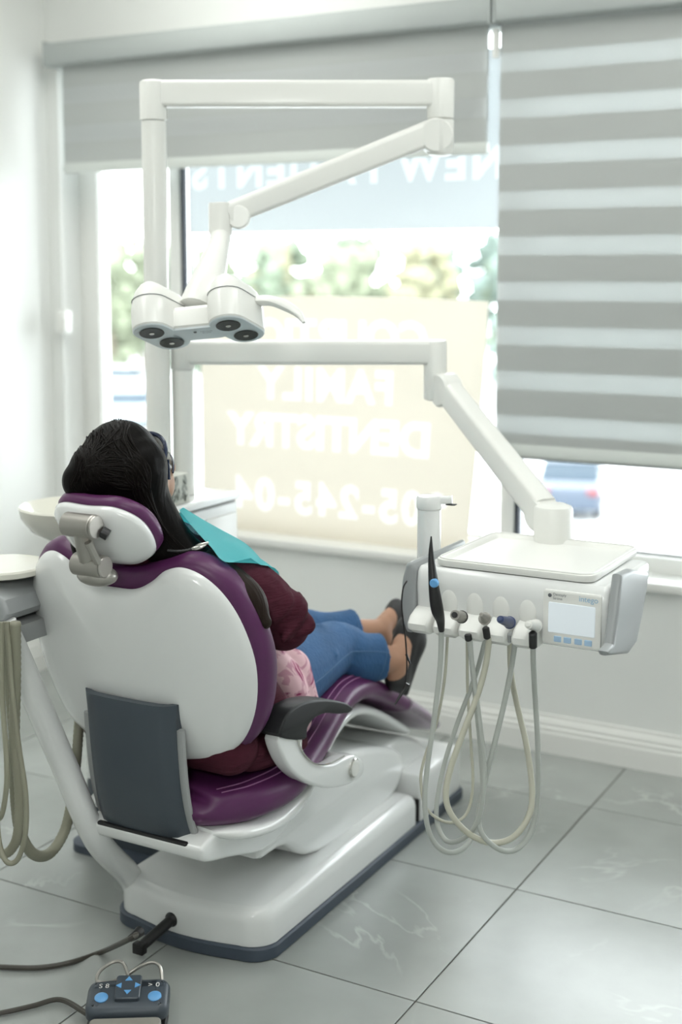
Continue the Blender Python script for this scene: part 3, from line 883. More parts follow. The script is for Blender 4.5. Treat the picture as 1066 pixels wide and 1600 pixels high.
cyl('lamp_hinge', J + rt * 0.034 - fd * 0.018 + Vector((0, 0, -0.002)), J + rt * 0.034 + fd * 0.018 + Vector((0, 0, -0.002)), 0.030, IVORY, light, 28, 0.004)
lathe('lamp_joint', [(0.024, -0.05), (0.030, -0.046), (0.031, 0.028), (0.029, 0.034), (0.01, 0.036)], J - rt * 0.012, IVORY, light, n=32)
LH = Vector((-1.7827, 2.5394, 1.4604))
tube('stem', [J + Vector((0, 0, -0.052)) - rt * 0.012, Vector((-1.8634, 2.7383, 1.6473)), Vector((-1.8271, 2.6454, 1.5770)), Vector((-1.8172, 2.5844, 1.5095))], [0.027, 0.030, 0.042, 0.046], IVORY, light, 20, 6)
# lamp head: local axes a across, b away and down along the face, c out of the top
tilt = math.radians(27)
ha = (rt * math.cos(math.radians(-4)) + Vector((0, 0, 1)) * 0.10).normalized()
hb = (fd * math.cos(tilt) - Vector((0, 0, 1)) * math.sin(tilt)).normalized()
hb = (hb - ha * hb.dot(ha)).normalized()
hc = ha.cross(hb).normalized()
head = bpy.data.objects.new('lamp_head', bpy.data.meshes.new('lamp_head'))
def stadium(c0, c1, r, n=10):
    c0, c1 = Vector(c0), Vector(c1); d = (c1 - c0).normalized(); nrm = Vector((-d.y, d.x))
    out = []
    for k in range(n + 1): a = -math.pi / 2 + math.pi * k / n; out.append(c1 + d * r * math.cos(a) + nrm * r * math.sin(a))
    for k in range(n + 1): a = math.pi / 2 + math.pi * k / n; out.append(c0 + d * r * math.cos(a) + nrm * r * math.sin(a))
    return [(p.x, p.y) for p in out]
l1a, l1b = (-0.104, -0.030), (-0.068, 0.034)
l2a, l2b = (0.074, -0.030), (0.108, 0.034)
f0 = (LH, ha, hb, hc)
lobe_lv = [(0.006, 0.0), (0.001, 0.004), (0.0, 0.03), (0.0, 0.055), (0.004, 0.080), (0.011, 0.100), (0.022, 0.116), (0.034, 0.124), (0.042, 0.126)]
bridge = stack('lamp_bridge', rrect(0.14, 0.072, 0.02, 5, 0.0, 0.004), [(0.004, 0.002), (0.0, 0.006), (0.0, 0.045), (0.006, 0.056), (0.018, 0.062)], IVORY, light, f0)
for nm, a, b in (('lamp_lobe', l1a, l1b), ('lamp_lobe', l2a, l2b)):
    lb = stack(nm, stadium(a, b, 0.046), lobe_lv, IVORY, light, f0)
    stack('lobe_seam', stadium(a, b, 0.0463), [(0.002, 0.0745), (0.0012, 0.0755), (0.002, 0.0765)], SILVER, lb, f0)
    fp = stack('face_plate', stadium(a, b, 0.0445), [(0.012, -0.0035), (0.002, -0.003), (0.0, -0.0005), (0.003, 0.001)], FACEPLATE, lb, f0)
    for q in (a, b):
        c = LH + ha * q[0] + hb * q[1] - hc * 0.0040
        cyl('lens', c, c - hc * 0.002, 0.029, LAMPGLASS, lb, 28, 0.001)
        cyl('lens_core', c - hc * 0.0021, c - hc * 0.0034, 0.006, CHROME, lb, 14, 0.0005)
stack('bridge_plate', rrect(0.13, 0.066, 0.018, 5, 0.0, 0.004), [(0.006, -0.0035), (0.001, -0.003), (0.0, 0.0015)], FACEPLATE, bridge, f0)
me = text_mesh('Dentsply\nSirona', 0.008)
link('maker_mark', place_mesh(me, (LH + hb * -0.008 - hc * 0.0042 + ha * 0.02, ha, -hb, -hc)), SCREENTXT, bridge, False)
c = LH - hc * 0.0042 + ha * -0.006 + hb * -0.010
cyl('mark_dot', c, c - hc * 0.0006, 0.004, SCREENTXT, bridge, 14, 0.0001)
tube('handle', [LH + ha * 0.140 + hb * 0.02 + hc * 0.075, Vector((-1.6469, 2.6470, 1.5327)), Vector((-1.6079, 2.6551, 1.5181)), Vector((-1.5808, 2.6564, 1.5020)), Vector((-1.5629, 2.6523, 1.4831))], [0.024, 0.023, 0.021, 0.015, 0.006], IVORY, light, 16, 6, 0.55)
bpy.data.objects.remove(head)

# ------------------------------------------------------------------ instrument table (delivery unit)
du = thing('delivery_unit', 'white instrument table with touch screen on a jointed arm right of the chair', 'dental unit', (-2.08, 2.95, 0.986))
Q0 = Vector((-2.1296, 2.9560, 1.3644)).copy()
Q0.z = 1.385
cyl('arm_post', (Q0.x, Q0.y, 0.9865), (Q0.x, Q0.y, 1.335), 0.030, IVORY, du, 28, 0.002)
lathe('arm_elbow', [(0.031, 0), (0.0325, 0.002), (0.0325, 0.070), (0.030, 0.078), (0.01, 0.080)], (Q0.x, Q0.y, 1.3355), IVORY, du, n=28)
Q1 = Q0 + rt * 0.695
beam('main_arm', Q0 + Vector((0, 0, -0.004)), Q1 + Vector((0, 0, -0.004)), 0.052, 0.066, IVORY, du)
lathe('arm_knuckle', [(0.02, 0), (0.030, 0.004), (0.0315, 0.010), (0.0315, 0.160), (0.028, 0.166), (0.01, 0.167)], Q1 + Vector((0, 0, -0.137)), IVORY, du, n=28)
HB = Vector((-1.0721, 3.0093, 1.0091))
e0 = Q1 + Vector((0.015, 0, -0.105))
sd = (HB - e0); sd.z = 0; sd.normalize(); sn = Vector((-sd.y, sd.x, 0))
cyl('elbow_hinge', e0 + sd * 0.03 - sn * 0.028, e0 + sd * 0.03 + sn * 0.028, 0.046, IVORY, du, 32, 0.005)
beam('descending_arm', e0 + sd * 0.03 + Vector((0, 0, 0.006)), HB - sd * 0.045 + Vector((0, 0, 0.010)), 0.056, 0.070, IVORY, du, 0.016, 0.060, 0.076)
cyl('table_hinge', HB - sd * 0.045 - sn * 0.030, HB - sd * 0.045 + sn * 0.030, 0.040, IVORY, du, 32, 0.005)
lathe('hub', [(0.047, 0), (0.048, 0.004), (0.047, 0.105), (0.044, 0.112), (0.03, 0.118), (0.01, 0.119)], HB + Vector((0, 0, -0.085)), IVORY, du, n=36)

# table body
UX0, UX1 = -1.284, -0.815
body_prof = [(2.652, 0.942), (2.640, 0.930), (2.636, 0.90), (2.640, 0.835), (2.652, 0.800), (2.680, 0.790), (2.74, 0.815), (2.80, 0.85), (2.90, 0.865), (2.935, 0.88), (2.955, 0.91), (2.945, 0.940)]
prism_x('table_body', body_prof, UX0 + 0.02, UX1, WHITE, du, 0.014, 0)
# grey end panels
prism_x('end_panel', [(2.6490, 0.9718), (2.7309, 0.9665), (2.8542, 0.9346), (2.8471, 0.9039), (2.8128, 0.8460), (2.7738, 0.7945), (2.7137, 0.7841), (2.5702, 0.8170), (2.5610, 0.8289), (2.6030, 0.8345), (2.6247, 0.8894)], -0.8145, -0.790, LGREY, du, 0.009, 0)
lw = [(-1.292, 0.800), (-1.300, 0.840), (-1.298, 0.900), (-1.291, 0.930), (-1.286, 0.944), (-1.268, 0.946), (-1.262, 0.90), (-1.263, 0.83), (-1.268, 0.790), (-1.284, 0.785)]
prism_y('end_panel', lw, 2.636, 2.93, LGREY, du, 0.008, 3)
# cradles along the front
HX = [-1.238, -1.176, -1.114, -1.052, -0.990]
for i, x in enumerate(HX):
    h = prism_x('cradle', [(2.700, 0.850), (2.640, 0.850), (2.606, 0.836), (2.592, 0.820), (2.594, 0.806), (2.618, 0.793), (2.700, 0.795)], x - 0.026, x + 0.026, WHITE2, du, 0.008)
    if i:
        ell('cradle_dome', (x - 0.004, 2.640, 0.866), (0.021, 0.008, 0.034), WHITE2, h)
# screen
SF = ((-0.893, 2.6345, 0.866), (1, 0, 0), (0, 0.02, 1), (0, -1, 0))
scr = stack('screen_bezel', rrect(0.128, 0.118, 0.006, 4), [(0.0, -0.004), (0.0, 0.0015), (0.002, 0.003)], WHITE2, du, SF)
stack('screen_glass', rrect(0.104, 0.066, 0.003, 3, 0.0, 0.0), [(0.0, 0.003), (0.001, 0.0042)], SCREEN, scr, SF)
for i, x in enumerate((-0.030, -0.008, 0.016, 0.038)):
    k = stack('key', rrect(0.017, 0.013, 0.002, 3, x, -0.046), [(0.0, 0.003), (0.001, 0.0042)], PALEBLUE, scr, SF)
    me = text_mesh(('i', 'L', 'e', 'o')[i], 0.012)
    # small pictogram strokes on the keys
    o_ = Vector(SF[0]) + Vector((x, -0.0046, -0.0495))
    link('pictogram', place_mesh(me, (o_, (1, 0, 0), (0, 0, 1), (0, -1, 0))), NAVY, k, False)
me = text_mesh('Dentsply\nSirona', 0.0082, align='LEFT')
link('maker_mark', place_mesh(me, (Vector(SF[0]) + Vector((-0.042, -0.0034, 0.048)), (1, 0, 0), (0, 0, 1), (0, -1, 0))), SCREENTXT, scr, False)
c = Vector(SF[0]) + Vector((-0.049, -0.003, 0.0475))
cyl('mark_dot', c, c + Vector((0, -0.0008, 0)), 0.0042, SCREENTXT, scr, 14, 0.0001)
me = text_mesh('intego', 0.017, align='RIGHT')
link('model_mark', place_mesh(me, (Vector(SF[0]) + Vector((0.058, -0.0034, 0.042)), (1, 0, 0), (0, 0, 1), (0, -1, 0))), SCREENBLUE, scr, False)

# tower behind the cradles
cyl('tower', (-1.302, 2.790, 0.90), (-1.302, 2.790, 1.045), 0.028, WHITE, du, 28, 0.002)
lathe('tower_cap', [(0.029, 0), (0.0305, 0.004), (0.0305, 0.024), (0.027, 0.030), (0.01, 0.032)], (-1.302, 2.790, 1.0455), WHITE, du, n=28)
beam('tower_arm', (-1.294, 2.790, 1.066), (-1.250, 2.806, 1.068), 0.022, 0.018, WHITE, du, 0.005)
span('tower_clip', (-1.262, 2.794, 1.0555), (-1.240, 2.812, 1.058), BLACK, du, 0.001)

# tray lying on the table
TC = (-1.040, 2.825)
tray = stack('instrument_tray', rrect(0.372, 0.352, 0.030, 6, *TC), [(0.012, 0.9425), (0.002, 0.9445), (0.0, 0.952), (0.001, 0.9585), (0.006, 0.9605), (0.014, 0.9600), (0.019, 0.9560), (0.024, 0.9515), (0.034, 0.9510)], IVORY)
tag(tray, 'empty ivory tray with a raised rim on the instrument table', 'tray')
tube('tray_lip', [(TC[0] + s * (0.186 - 0.035) if False else TC[0] + p[0], TC[1] + p[1], 0.9612) for s in (1,) for p in rrect(0.36, 0.34, 0.026, 4)] + [(TC[0] + 0.18, TC[1] + 0.144, 0.9612)], 0.0018, WHITE2, tray, 6, 1)

# ------------------------------------------------------------------ instruments with their hoses
def hose(parent, pts, r, m):
    return tube('hose', pts, r, m, parent, 10, 7)
syr = thing('air_water_syringe', 'black tapered syringe with blue button upright in the first cradle', 'dental instrument', (-1.24, 2.60, 0.80), 'instruments hanging in the table cradles')
sy = [(-1.1756, 2.5304, 1.0365), (-1.1731, 2.5259, 0.9928), (-1.1607, 2.5133, 0.9338), (-1.1561, 2.5207, 0.8836), (-1.1568, 2.5393, 0.8539), (-1.1612, 2.5561, 0.8251)]
tube('body', sy, [0.0015, 0.0065, 0.0115, 0.014, 0.010, 0.0065], BLACK, syr, 14, 6)
bp_ = Vector((-1.1560, 2.4997, 0.9414))
cyl('button', bp_, bp_ + Vector((0, 0.012, 0)), 0.0095, BLUE, syr, 20, 0.002)
hose(syr, [(-1.1612, 2.5561, 0.8251), (-1.1633, 2.5558, 0.7460), (-1.1681, 2.5383, 0.6349), (-1.1748, 2.5216, 0.5377), (-1.1766, 2.5104, 0.4614), (-1.1682, 2.5067, 0.3989), (-1.1540, 2.5201, 0.3543), (-1.1311, 2.5413, 0.3318), (-1.1124, 2.5860, 0.3314), (-1.1075, 2.6387, 0.3613), (-1.1076, 2.6702, 0.4251), (-1.1188, 2.6866, 0.5079), (-1.1334, 2.6920, 0.6092), (-1.1481, 2.6975, 0.7104), (-1.1598, 2.7036, 0.8045)], 0.0058, HOSE_GREY)
hp1 = thing('handpiece_coupling', 'steel coupling with round tip in the second cradle', 'dental instrument', (-1.18, 2.60, 0.80), 'instruments hanging in the table cradles')
def coupling(t, a, b, r0, r1, m, m2):
    tube('sleeve', [a, b], [r0, r1], m, t, 16, 1)
    A, B = Vector(a), Vector(b)
    d = (A - B).normalized()
    cyl('tip', A + d * 0.001, A + d * 0.006, r0 * 0.62, m2, t, 14, 0.001)
    cyl('collar', B - d * 0.0, B + d * 0.004, r1 * 1.12, m2, t, 18, 0.001)
coupling(hp1, (-1.0998, 2.4884, 0.8829), (-1.1081, 2.5446, 0.8645), 0.0105, 0.0125, METAL, BLACK)
cyl('strain_relief', (-1.1069, 2.5740, 0.8209), (-1.1035, 2.5736, 0.8043), 0.008, BLACK, hp1, 14)
hose(hp1, [(-1.1037, 2.5739, 0.8071), (-1.0931, 2.5798, 0.7213), (-1.0766, 2.5759, 0.6244), (-1.0626, 2.5707, 0.5276), (-1.0636, 2.5581, 0.4376), (-1.0890, 2.5591, 0.3780), (-1.1364, 2.5631, 0.3456), (-1.1707, 2.5800, 0.3555), (-1.1891, 2.5985, 0.3971), (-1.1884, 2.6333, 0.4827), (-1.1700, 2.6680, 0.5803), (-1.1383, 2.7009, 0.6960), (-1.1220, 2.7225, 0.7900)], 0.0055, HOSE_GREY)
hose(hp1, [(-1.1810, 2.6342, 0.8035), (-1.1812, 2.6198, 0.6968), (-1.1919, 2.6007, 0.5973), (-1.2122, 2.5781, 0.5119), (-1.2144, 2.5702, 0.4621), (-1.1986, 2.5713, 0.4052), (-1.1608, 2.5993, 0.3726), (-1.1342, 2.6382, 0.3816), (-1.1275, 2.6611, 0.4395), (-1.1408, 2.6783, 0.5369), (-1.1537, 2.6866, 0.6526), (-1.1628, 2.7000, 0.7900)], 0.0034, HOSE_CREAM)
hp2 = thing('turbine_coupling', 'thin pointed steel coupling in the third cradle', 'dental instrument', (-1.11, 2.60, 0.80), 'instruments hanging in the table cradles')
coupling(hp2, (-1.0553, 2.5243, 0.8816), (-1.0646, 2.5681, 0.8605), 0.004, 0.0125, METAL, METAL)
cyl('strain_relief', (-1.0699, 2.5851, 0.8374), (-1.0686, 2.5936, 0.8099), 0.008, BLACK, hp2, 14)
hose(hp2, [(-1.0652, 2.5961, 0.8140), (-1.0727, 2.5947, 0.7490), (-1.0859, 2.5782, 0.6798), (-1.1092, 2.5542, 0.5968), (-1.1281, 2.5336, 0.5207), (-1.1323, 2.5239, 0.4653), (-1.1178, 2.5264, 0.4238), (-1.0851, 2.5500, 0.3794), (-1.0449, 2.5807, 0.3571), (-1.0132, 2.6217, 0.3611), (-0.9973, 2.6690, 0.3909), (-0.9984, 2.6976, 0.4369), (-1.0209, 2.7205, 0.5296), (-1.0539, 2.7379, 0.6236), (-1.0695, 2.7389, 0.6960), (-1.0774, 2.7471, 0.7900)], 0.0068, HOSE_CREAM)
hp3 = thing('motor_coupling', 'dark blue coupling pointing out of the fourth cradle', 'dental instrument', (-1.05, 2.60, 0.80), 'instruments hanging in the table cradles')
coupling(hp3, (-1.0155, 2.5337, 0.8735), (-1.0172, 2.5932, 0.8523), 0.008, 0.0125, NAVY, NAVY)
cyl('strain_relief', (-1.0245, 2.6087, 0.8264), (-1.0270, 2.6159, 0.8043), 0.009, SILVER, hp3, 14)
hose(hp3, [(-1.0187, 2.6323, 0.8071), (-1.0263, 2.6315, 0.7460), (-1.0362, 2.6148, 0.6627), (-1.0516, 2.5934, 0.5655), (-1.0660, 2.5733, 0.4752), (-1.0711, 2.5622, 0.4128), (-1.0579, 2.5643, 0.3739), (-1.0255, 2.5892, 0.3404), (-0.9996, 2.6263, 0.3387), (-0.9829, 2.6634, 0.3752), (-0.9771, 2.6764, 0.4487), (-0.9821, 2.6796, 0.5793), (-0.9893, 2.6777, 0.6810), (-0.9710, 2.6176, 0.7579), (-0.9661, 2.5983, 0.8087)], 0.0060, HOSE_GREY)
hp4 = thing('scaler_coupling', 'white coupling with black sleeve in the last cradle beside the screen', 'dental instrument', (-0.99, 2.60, 0.80), 'instruments hanging in the table cradles')
coupling(hp4, (-0.9665, 2.5705, 0.8601), (-0.9675, 2.6197, 0.8454), 0.009, 0.013, WHITE2, WHITE2)
cyl('strain_relief', (-0.9625, 2.5872, 0.8399), (-0.9675, 2.6024, 0.8019), 0.009, BLACK, hp4, 14)

# ------------------------------------------------------------------ assistant's console on its slanted post
ac = thing('assistant_console', 'grey console shelf on a slanted white tube at the left edge', 'dental unit', (-1.945, 2.485, 0.06))
tube('slanted_tube', [(-1.945, 2.485, 0.060), (-1.962, 2.464, 0.125), (-1.9132, 2.2885, 0.2943), (-1.9553, 2.2329, 0.4825), (-2.0028, 2.1673, 0.7039), (-2.0253, 2.1255, 0.8283)], [0.028, 0.030, 0.030, 0.030, 0.030, 0.030], WHITE, ac, 20, 6)
CS = Vector((-0.045, 0, -0.027))
prism_y('shelf', [(x + CS.x, z + CS.z) for x, z in [(-2.36, 0.845), (-2.36, 0.93), (-2.20, 0.945), (-2.03, 0.925), (-1.985, 0.905), (-1.972, 0.875), (-1.985, 0.858), (-2.05, 0.846)]], 2.13, 2.36, LGREY, ac, 0.012, 0)
prism_y('shelf_apron', [(x + CS.x + 0.02, z + CS.z) for x, z in [(-2.34, 0.800), (-2.34, 0.8445), (-2.02, 0.8445), (-1.990, 0.842), (-1.990, 0.800)]], 2.15, 2.34, SILVER, ac, 0.008, 0)
lathe('shelf_disc', [(0.10, 0), (0.108, 0.003), (0.108, 0.014), (0.104, 0.018), (0.08, 0.019)], Vector((-2.085, 2.235, 0.9405)) + CS, CREAM, ac, n=40)
def rib_hose(name, pts, r, m, parent, pitch=0.0075):
    P = crom(pts, 40)
    out = [P[0]]; acc = 0
    for a, b in zip(P, P[1:]):
        acc += (b - a).length
        if acc > pitch / 2: out.append(b); acc = 0
    rr = [r if i % 2 else r * 0.90 for i in range(len(out))]
    bm = bmesh.new(); add_tube(bm, out, rr, 12, 1)
    return finish(name, bm, m, parent, angle=80)
rib_hose('suction_hose', [(-1.9264, 2.0580, 0.8615), (-1.9333, 2.0605, 0.7366), (-1.9417, 2.0597, 0.5936), (-1.9467, 2.0643, 0.4762), (-1.9458, 2.0756, 0.3850), (-1.9453, 2.1132, 0.3202), (-1.9656, 2.1896, 0.2866), (-1.9714, 2.2478, 0.3162), (-1.9796, 2.2866, 0.3823), (-1.9892, 2.3143, 0.4566), (-2.0010, 2.3398, 0.5244), (-2.0141, 2.3648, 0.5932)], 0.0128, HOSE_SHADED, ac)
rib_hose('suction_hose', [(-1.9732, 2.0768, 0.8510), (-1.9603, 2.0678, 0.7305), (-1.9437, 2.0605, 0.6073), (-1.9259, 2.0538, 0.4840), (-1.9253, 2.0414, 0.3882), (-1.9613, 2.0389, 0.3465), (-1.9989, 2.0444, 0.3711), (-2.0282, 2.0632, 0.4604)], 0.011, HOSE_SHADED, ac)
tube('console_hose', [(-1.9418, 2.0495, 0.8615), (-1.9172, 2.0325, 0.7189), (-1.8973, 2.0273, 0.5978), (-1.8801, 2.0242, 0.5037), (-1.8756, 2.0160, 0.4230), (-1.8934, 2.0095, 0.3620), (-1.9145, 1.9971, 0.3566), (-1.9453, 2.0085, 0.3967), (-1.9681, 2.0305, 0.4840)], 0.0058, HOSE_SHADED, ac, 10, 7)
tube('console_hose', [(-1.9386, 2.0290, 0.8668), (-1.9292, 2.0148, 0.7221), (-1.9065, 1.9984, 0.5917), (-1.9027, 1.9916, 0.5249), (-1.9156, 1.9874, 0.4607), (-1.9457, 1.9918, 0.4457)], 0.0058, HOSE_SHADED, ac, 10, 7)

# ------------------------------------------------------------------ foot control on the floor
fc = thing('foot_control', 'slate foot control with blue buttons and wire handle on the floor', 'foot pedal', (-1.64, 2.05, 0))
a = math.radians(32)
FX = Vector((math.cos(a), math.sin(a), 0)); FZ0 = Vector((0, 0, 1)); FYv = Vector((-FX.y, FX.x, 0))
ft = math.radians(12)
FU = FX; FV = (FYv * math.cos(ft) + FZ0 * math.sin(ft)); FW = FU.cross(FV)
FO = Vector((-1.664, 2.074, 0.046))
ff = (FO, FU, FV, FW)
stack('pedal_foot', rrect(0.17, 0.20, 0.03, 5, 0, -0.01), [(0.0, 0.002), (0.0, 0.012), (0.004, 0.016)], BLACK, fc, ((FO.x, FO.y, 0), FU, FYv, (0, 0, 1)))
body = stack('pedal_body', rrect(0.176, 0.098, 0.024, 6, 0, 0.048), [(0.008, -0.03), (0.0, -0.022), (0.0, -0.004), (0.004, 0.004), (0.012, 0.008), (0.03, 0.010)], SLATE, fc, ff)
stack('foot_plate', rrect(0.150, 0.12, 0.012, 5, 0, -0.065), [(0.0, -0.018), (0.0, -0.008), (0.003, -0.005)], PEDALTOP, fc, ff)
pad = stack('centre_pad', rrect(0.054, 0.070, 0.006, 4, 0.0, 0.058), [(0.0, 0.009), (0.0, 0.017), (0.002, 0.019)], SLATE, body, ff)
for k in range(4):
    ang = math.pi / 2 * k
    c2 = Vector((0.0, 0.060)) + Vector((math.cos(ang), math.sin(ang))) * 0.018
    tri = [c2 + Vector((math.cos(ang + t), math.sin(ang + t))) * 0.0085 for t in (0, 2.0, -2.0)]
    stack('arrow', [(p.x, p.y) for p in tri], [(0, 0.019), (0.0003, 0.0202)], BLUE, body, ff)
for x, y in ((-0.055, 0.036), (0.058, 0.036)):
    c3 = FO + FU * x + FV * y + FW * 0.0085
    lathe('button', [(0.0145, 0), (0.0145, 0.003), (0.011, 0.0055), (0.004, 0.0065)], c3, BLUE, body, FW, 24)
for txt, x in (('S', -0.060), ('8', -0.046), ('>', 0.046), ('0', 0.062)):
    me = text_mesh(txt, 0.018)
    link('print', place_mesh(me, (FO + FU * x + FV * 0.064 + FW * 0.0108, FU, FV, FW)), WHITE2, body, False)
def fp(x, y, z): return FO + FU * x + FYv * y + FZ0 * z
tube('wire_handle', [fp(-0.005, 0.088, 0.0), fp(-0.006, 0.100, 0.030), fp(-0.018, 0.112, 0.052), fp(-0.040, 0.115, 0.052), fp(-0.066, 0.100, 0.040), fp(-0.070, 0.085, 0.026), fp(-0.045, 0.090, 0.020), fp(-0.015, 0.105, 0.022), fp(0.015, 0.118, 0.036), fp(0.045, 0.120, 0.046), fp(0.064, 0.110, 0.040), fp(0.070, 0.090, 0.010), fp(0.070, 0.084, -0.004)], 0.0038, METAL, fc, 8, 6)
tube('cable', [fp(-0.085, 0.035, -0.02), (-1.8613, 2.0956, 0.0100), (-1.9016, 2.0482, 0.0080), (-1.9445, 1.9950, 0.0070), (-2.0010, 1.9385, 0.0070)], 0.0058, CABLE, fc, 8, 7)

mc = thing('mains_cable', 'dark grey cable running from the chair base across the floor to the left', 'cable', (-2.0, 2.35, 0))
tube('cord', [(-1.6964, 2.1623, 0.1755), (-1.6995, 2.1373, 0.1732), (-1.9133, 2.3025, 0.0100), (-1.9497, 2.2313, 0.0075), (-1.9993, 2.1780, 0.0075), (-2.0787, 2.1374, 0.0075), (-2.1625, 2.1008, 0.0075)], 0.0062, CABLE, mc, 8, 7)
tube('plug_boot', [(-1.6959, 2.1685, 0.1772), (-1.6951, 2.1517, 0.1764), (-1.6995, 2.1373, 0.1732)], [0.012, 0.010, 0.0075], BLACK, mc, 10, 4)

# ------------------------------------------------------------------ tissue box on the water unit
tb = thing('tissue_box', 'grey leaf patterned tissue box behind the patient face at the lamp post', 'tissue box', (-2.085, 2.83, 0.986))
TBX, TBY, TBZ = (-2.140, -2.045), (2.765, 2.862), (0.9865, 1.066)
span('carton', (TBX[0], TBY[0], TBZ[0]), (TBX[1], TBY[1], TBZ[1]), TISSUE, tb, 0.002)
random.seed(4)
def leaf_print(face):
    bms = [bmesh.new(), bmesh.new()]
    for k in range(30):
        u, v = random.uniform(0.010, 0.086), random.uniform(0.010, 0.068)
        an = random.uniform(0.6, 2.4); L = random.uniform(0.020, 0.030); W = L * 0.36
        pts = []
        for t in (0, 0.2, 0.45, 0.7, 0.9, 1.0):
            pts.append((L * (t - 0.5), W * math.sin(math.pi * t ** 0.8) * 0.5))
        pts = pts + [(p[0], -p[1]) for p in reversed(pts[1:-1])]
        q = [(min(max(u + p[0] * math.cos(an) - p[1] * math.sin(an), 0.003), 0.093), min(max(v + p[0] * math.sin(an) + p[1] * math.cos(an), 0.003), 0.077)) for p in pts]
        b_ = bms[k % 2]
        off = 0.0004 + 0.00004 * k
        if face == 'x': vs_ = [b_.verts.new((TBX[1] + off, TBY[0] + p[0], TBZ[0] + p[1])) for p in q]
        else: vs_ = [b_.verts.new((TBX[0] + p[0], TBY[0] - off, TBZ[0] + p[1])) for p in q]
        try: b_.faces.new(vs_)
        except ValueError: pass
    finish('leaf_print', bms[0], LEAFPRINT, tb, False)
    finish('leaf_print', bms[1], LEAFPALE, tb, False)
leaf_print('x'); leaf_print('y')
me = text_mesh('Puffs', 0.020, 0.001)
link('wordmark', place_mesh(me, (Vector((TBX[1] - 0.028, TBY[0] - 0.0018, TBZ[0] + 0.008)), (1, 0, 0), (0, 0, 1), (0, -1, 0))), BLUE, tb, False)
ell('tissue', ((TBX[0] + TBX[1]) / 2, (TBY[0] + TBY[1]) / 2, TBZ[1] + 0.004), (0.03, 0.018, 0.012), WHITE2, tb)

# ------------------------------------------------------------------ black cord with clip beside the leg rest
cc = thing('clip_cord', 'thin black cord with clips hanging from the table over the leg rest', 'cord', (-1.42, 2.9, 0.45))
tube('cord', [(-1.2288, 2.5218, 0.9340), (-1.2438, 2.5337, 0.9126), (-1.2611, 2.5632, 0.8609), (-1.2754, 2.6127, 0.7738), (-1.2909, 2.6519, 0.7015), (-1.2912, 2.6463, 0.6606)], 0.0018, BLACK, cc, 6, 6)
tube('clip', [(-1.2873, 2.6485, 0.6606), (-1.2953, 2.6417, 0.6431), (-1.3060, 2.6206, 0.6157)], [0.006, 0.0045, 0.002], BLACK, cc, 8, 4)
tube('clip', [(-1.2915, 2.6495, 0.7293), (-1.2805, 2.6472, 0.7089)], [0.003, 0.002], BLACK, cc, 8, 1)

# ------------------------------------------------------------------ the patient
person = thing('person', 'patient with long black hair in maroon cardigan and blue jeans reclining in the chair', 'person', (CX, 2.55, 0.47))
bm = bmesh.new()
HC = Vector((CX - 0.004, 2.262, 1.150))             # head centre
# torso
add_capsule(bm, [(CX, 2.50, 0.57), (CX, 2.455, 0.70), (CX, 2.40, 0.84), (CX, 2.365, 0.94)], [0.125, 0.115, 0.12, 0.10])
for s in (-1, 1):
    add_capsule(bm, [(CX, 2.35, 0.945), (CX + s * 0.15, 2.36, 0.938)], [0.066, 0.054])
add_capsule(bm, [(CX, 2.34, 0.98), (CX + 0.004, 2.315, 1.06)], [0.056, 0.05])
add_ell(bm, (CX, 2.455, 0.895), (0.135, 0.075, 0.085))
# head with face: looking along +Y and a little up
fwd = Vector((-0.02, 0.77, 0.63)).normalized(); sid = fwd.cross(Vector((0, 0, 1))).normalized(); upv = sid.cross(fwd)
HR = Matrix((sid, fwd, upv)).transposed()
add_ell(bm, HC, (0.074, 0.092, 0.100), HR)
def hp(x, y, z): return HC + sid * x + fwd * y + upv * z
add_ell(bm, hp(0, 0.045, -0.050), (0.056, 0.050, 0.066), HR)      # jaw
add_capsule(bm, [hp(0, 0.092, 0.005), hp(0, 0.110, -0.022)], [0.008, 0.012])   # nose
add_ell(bm, hp(0, 0.093, -0.055), (0.024, 0.008, 0.010), HR)      # lips
add_ell(bm, hp(0, 0.078, -0.092), (0.024, 0.018, 0.018), HR)      # chin
for s in (-1, 1):
    add_ell(bm, hp(s * 0.074, -0.002, -0.012), (0.010, 0.018, 0.030), HR)
    add_ell(bm, hp(s * 0.040, 0.066, -0.026), (0.026, 0.022, 0.022), HR)  # cheeks
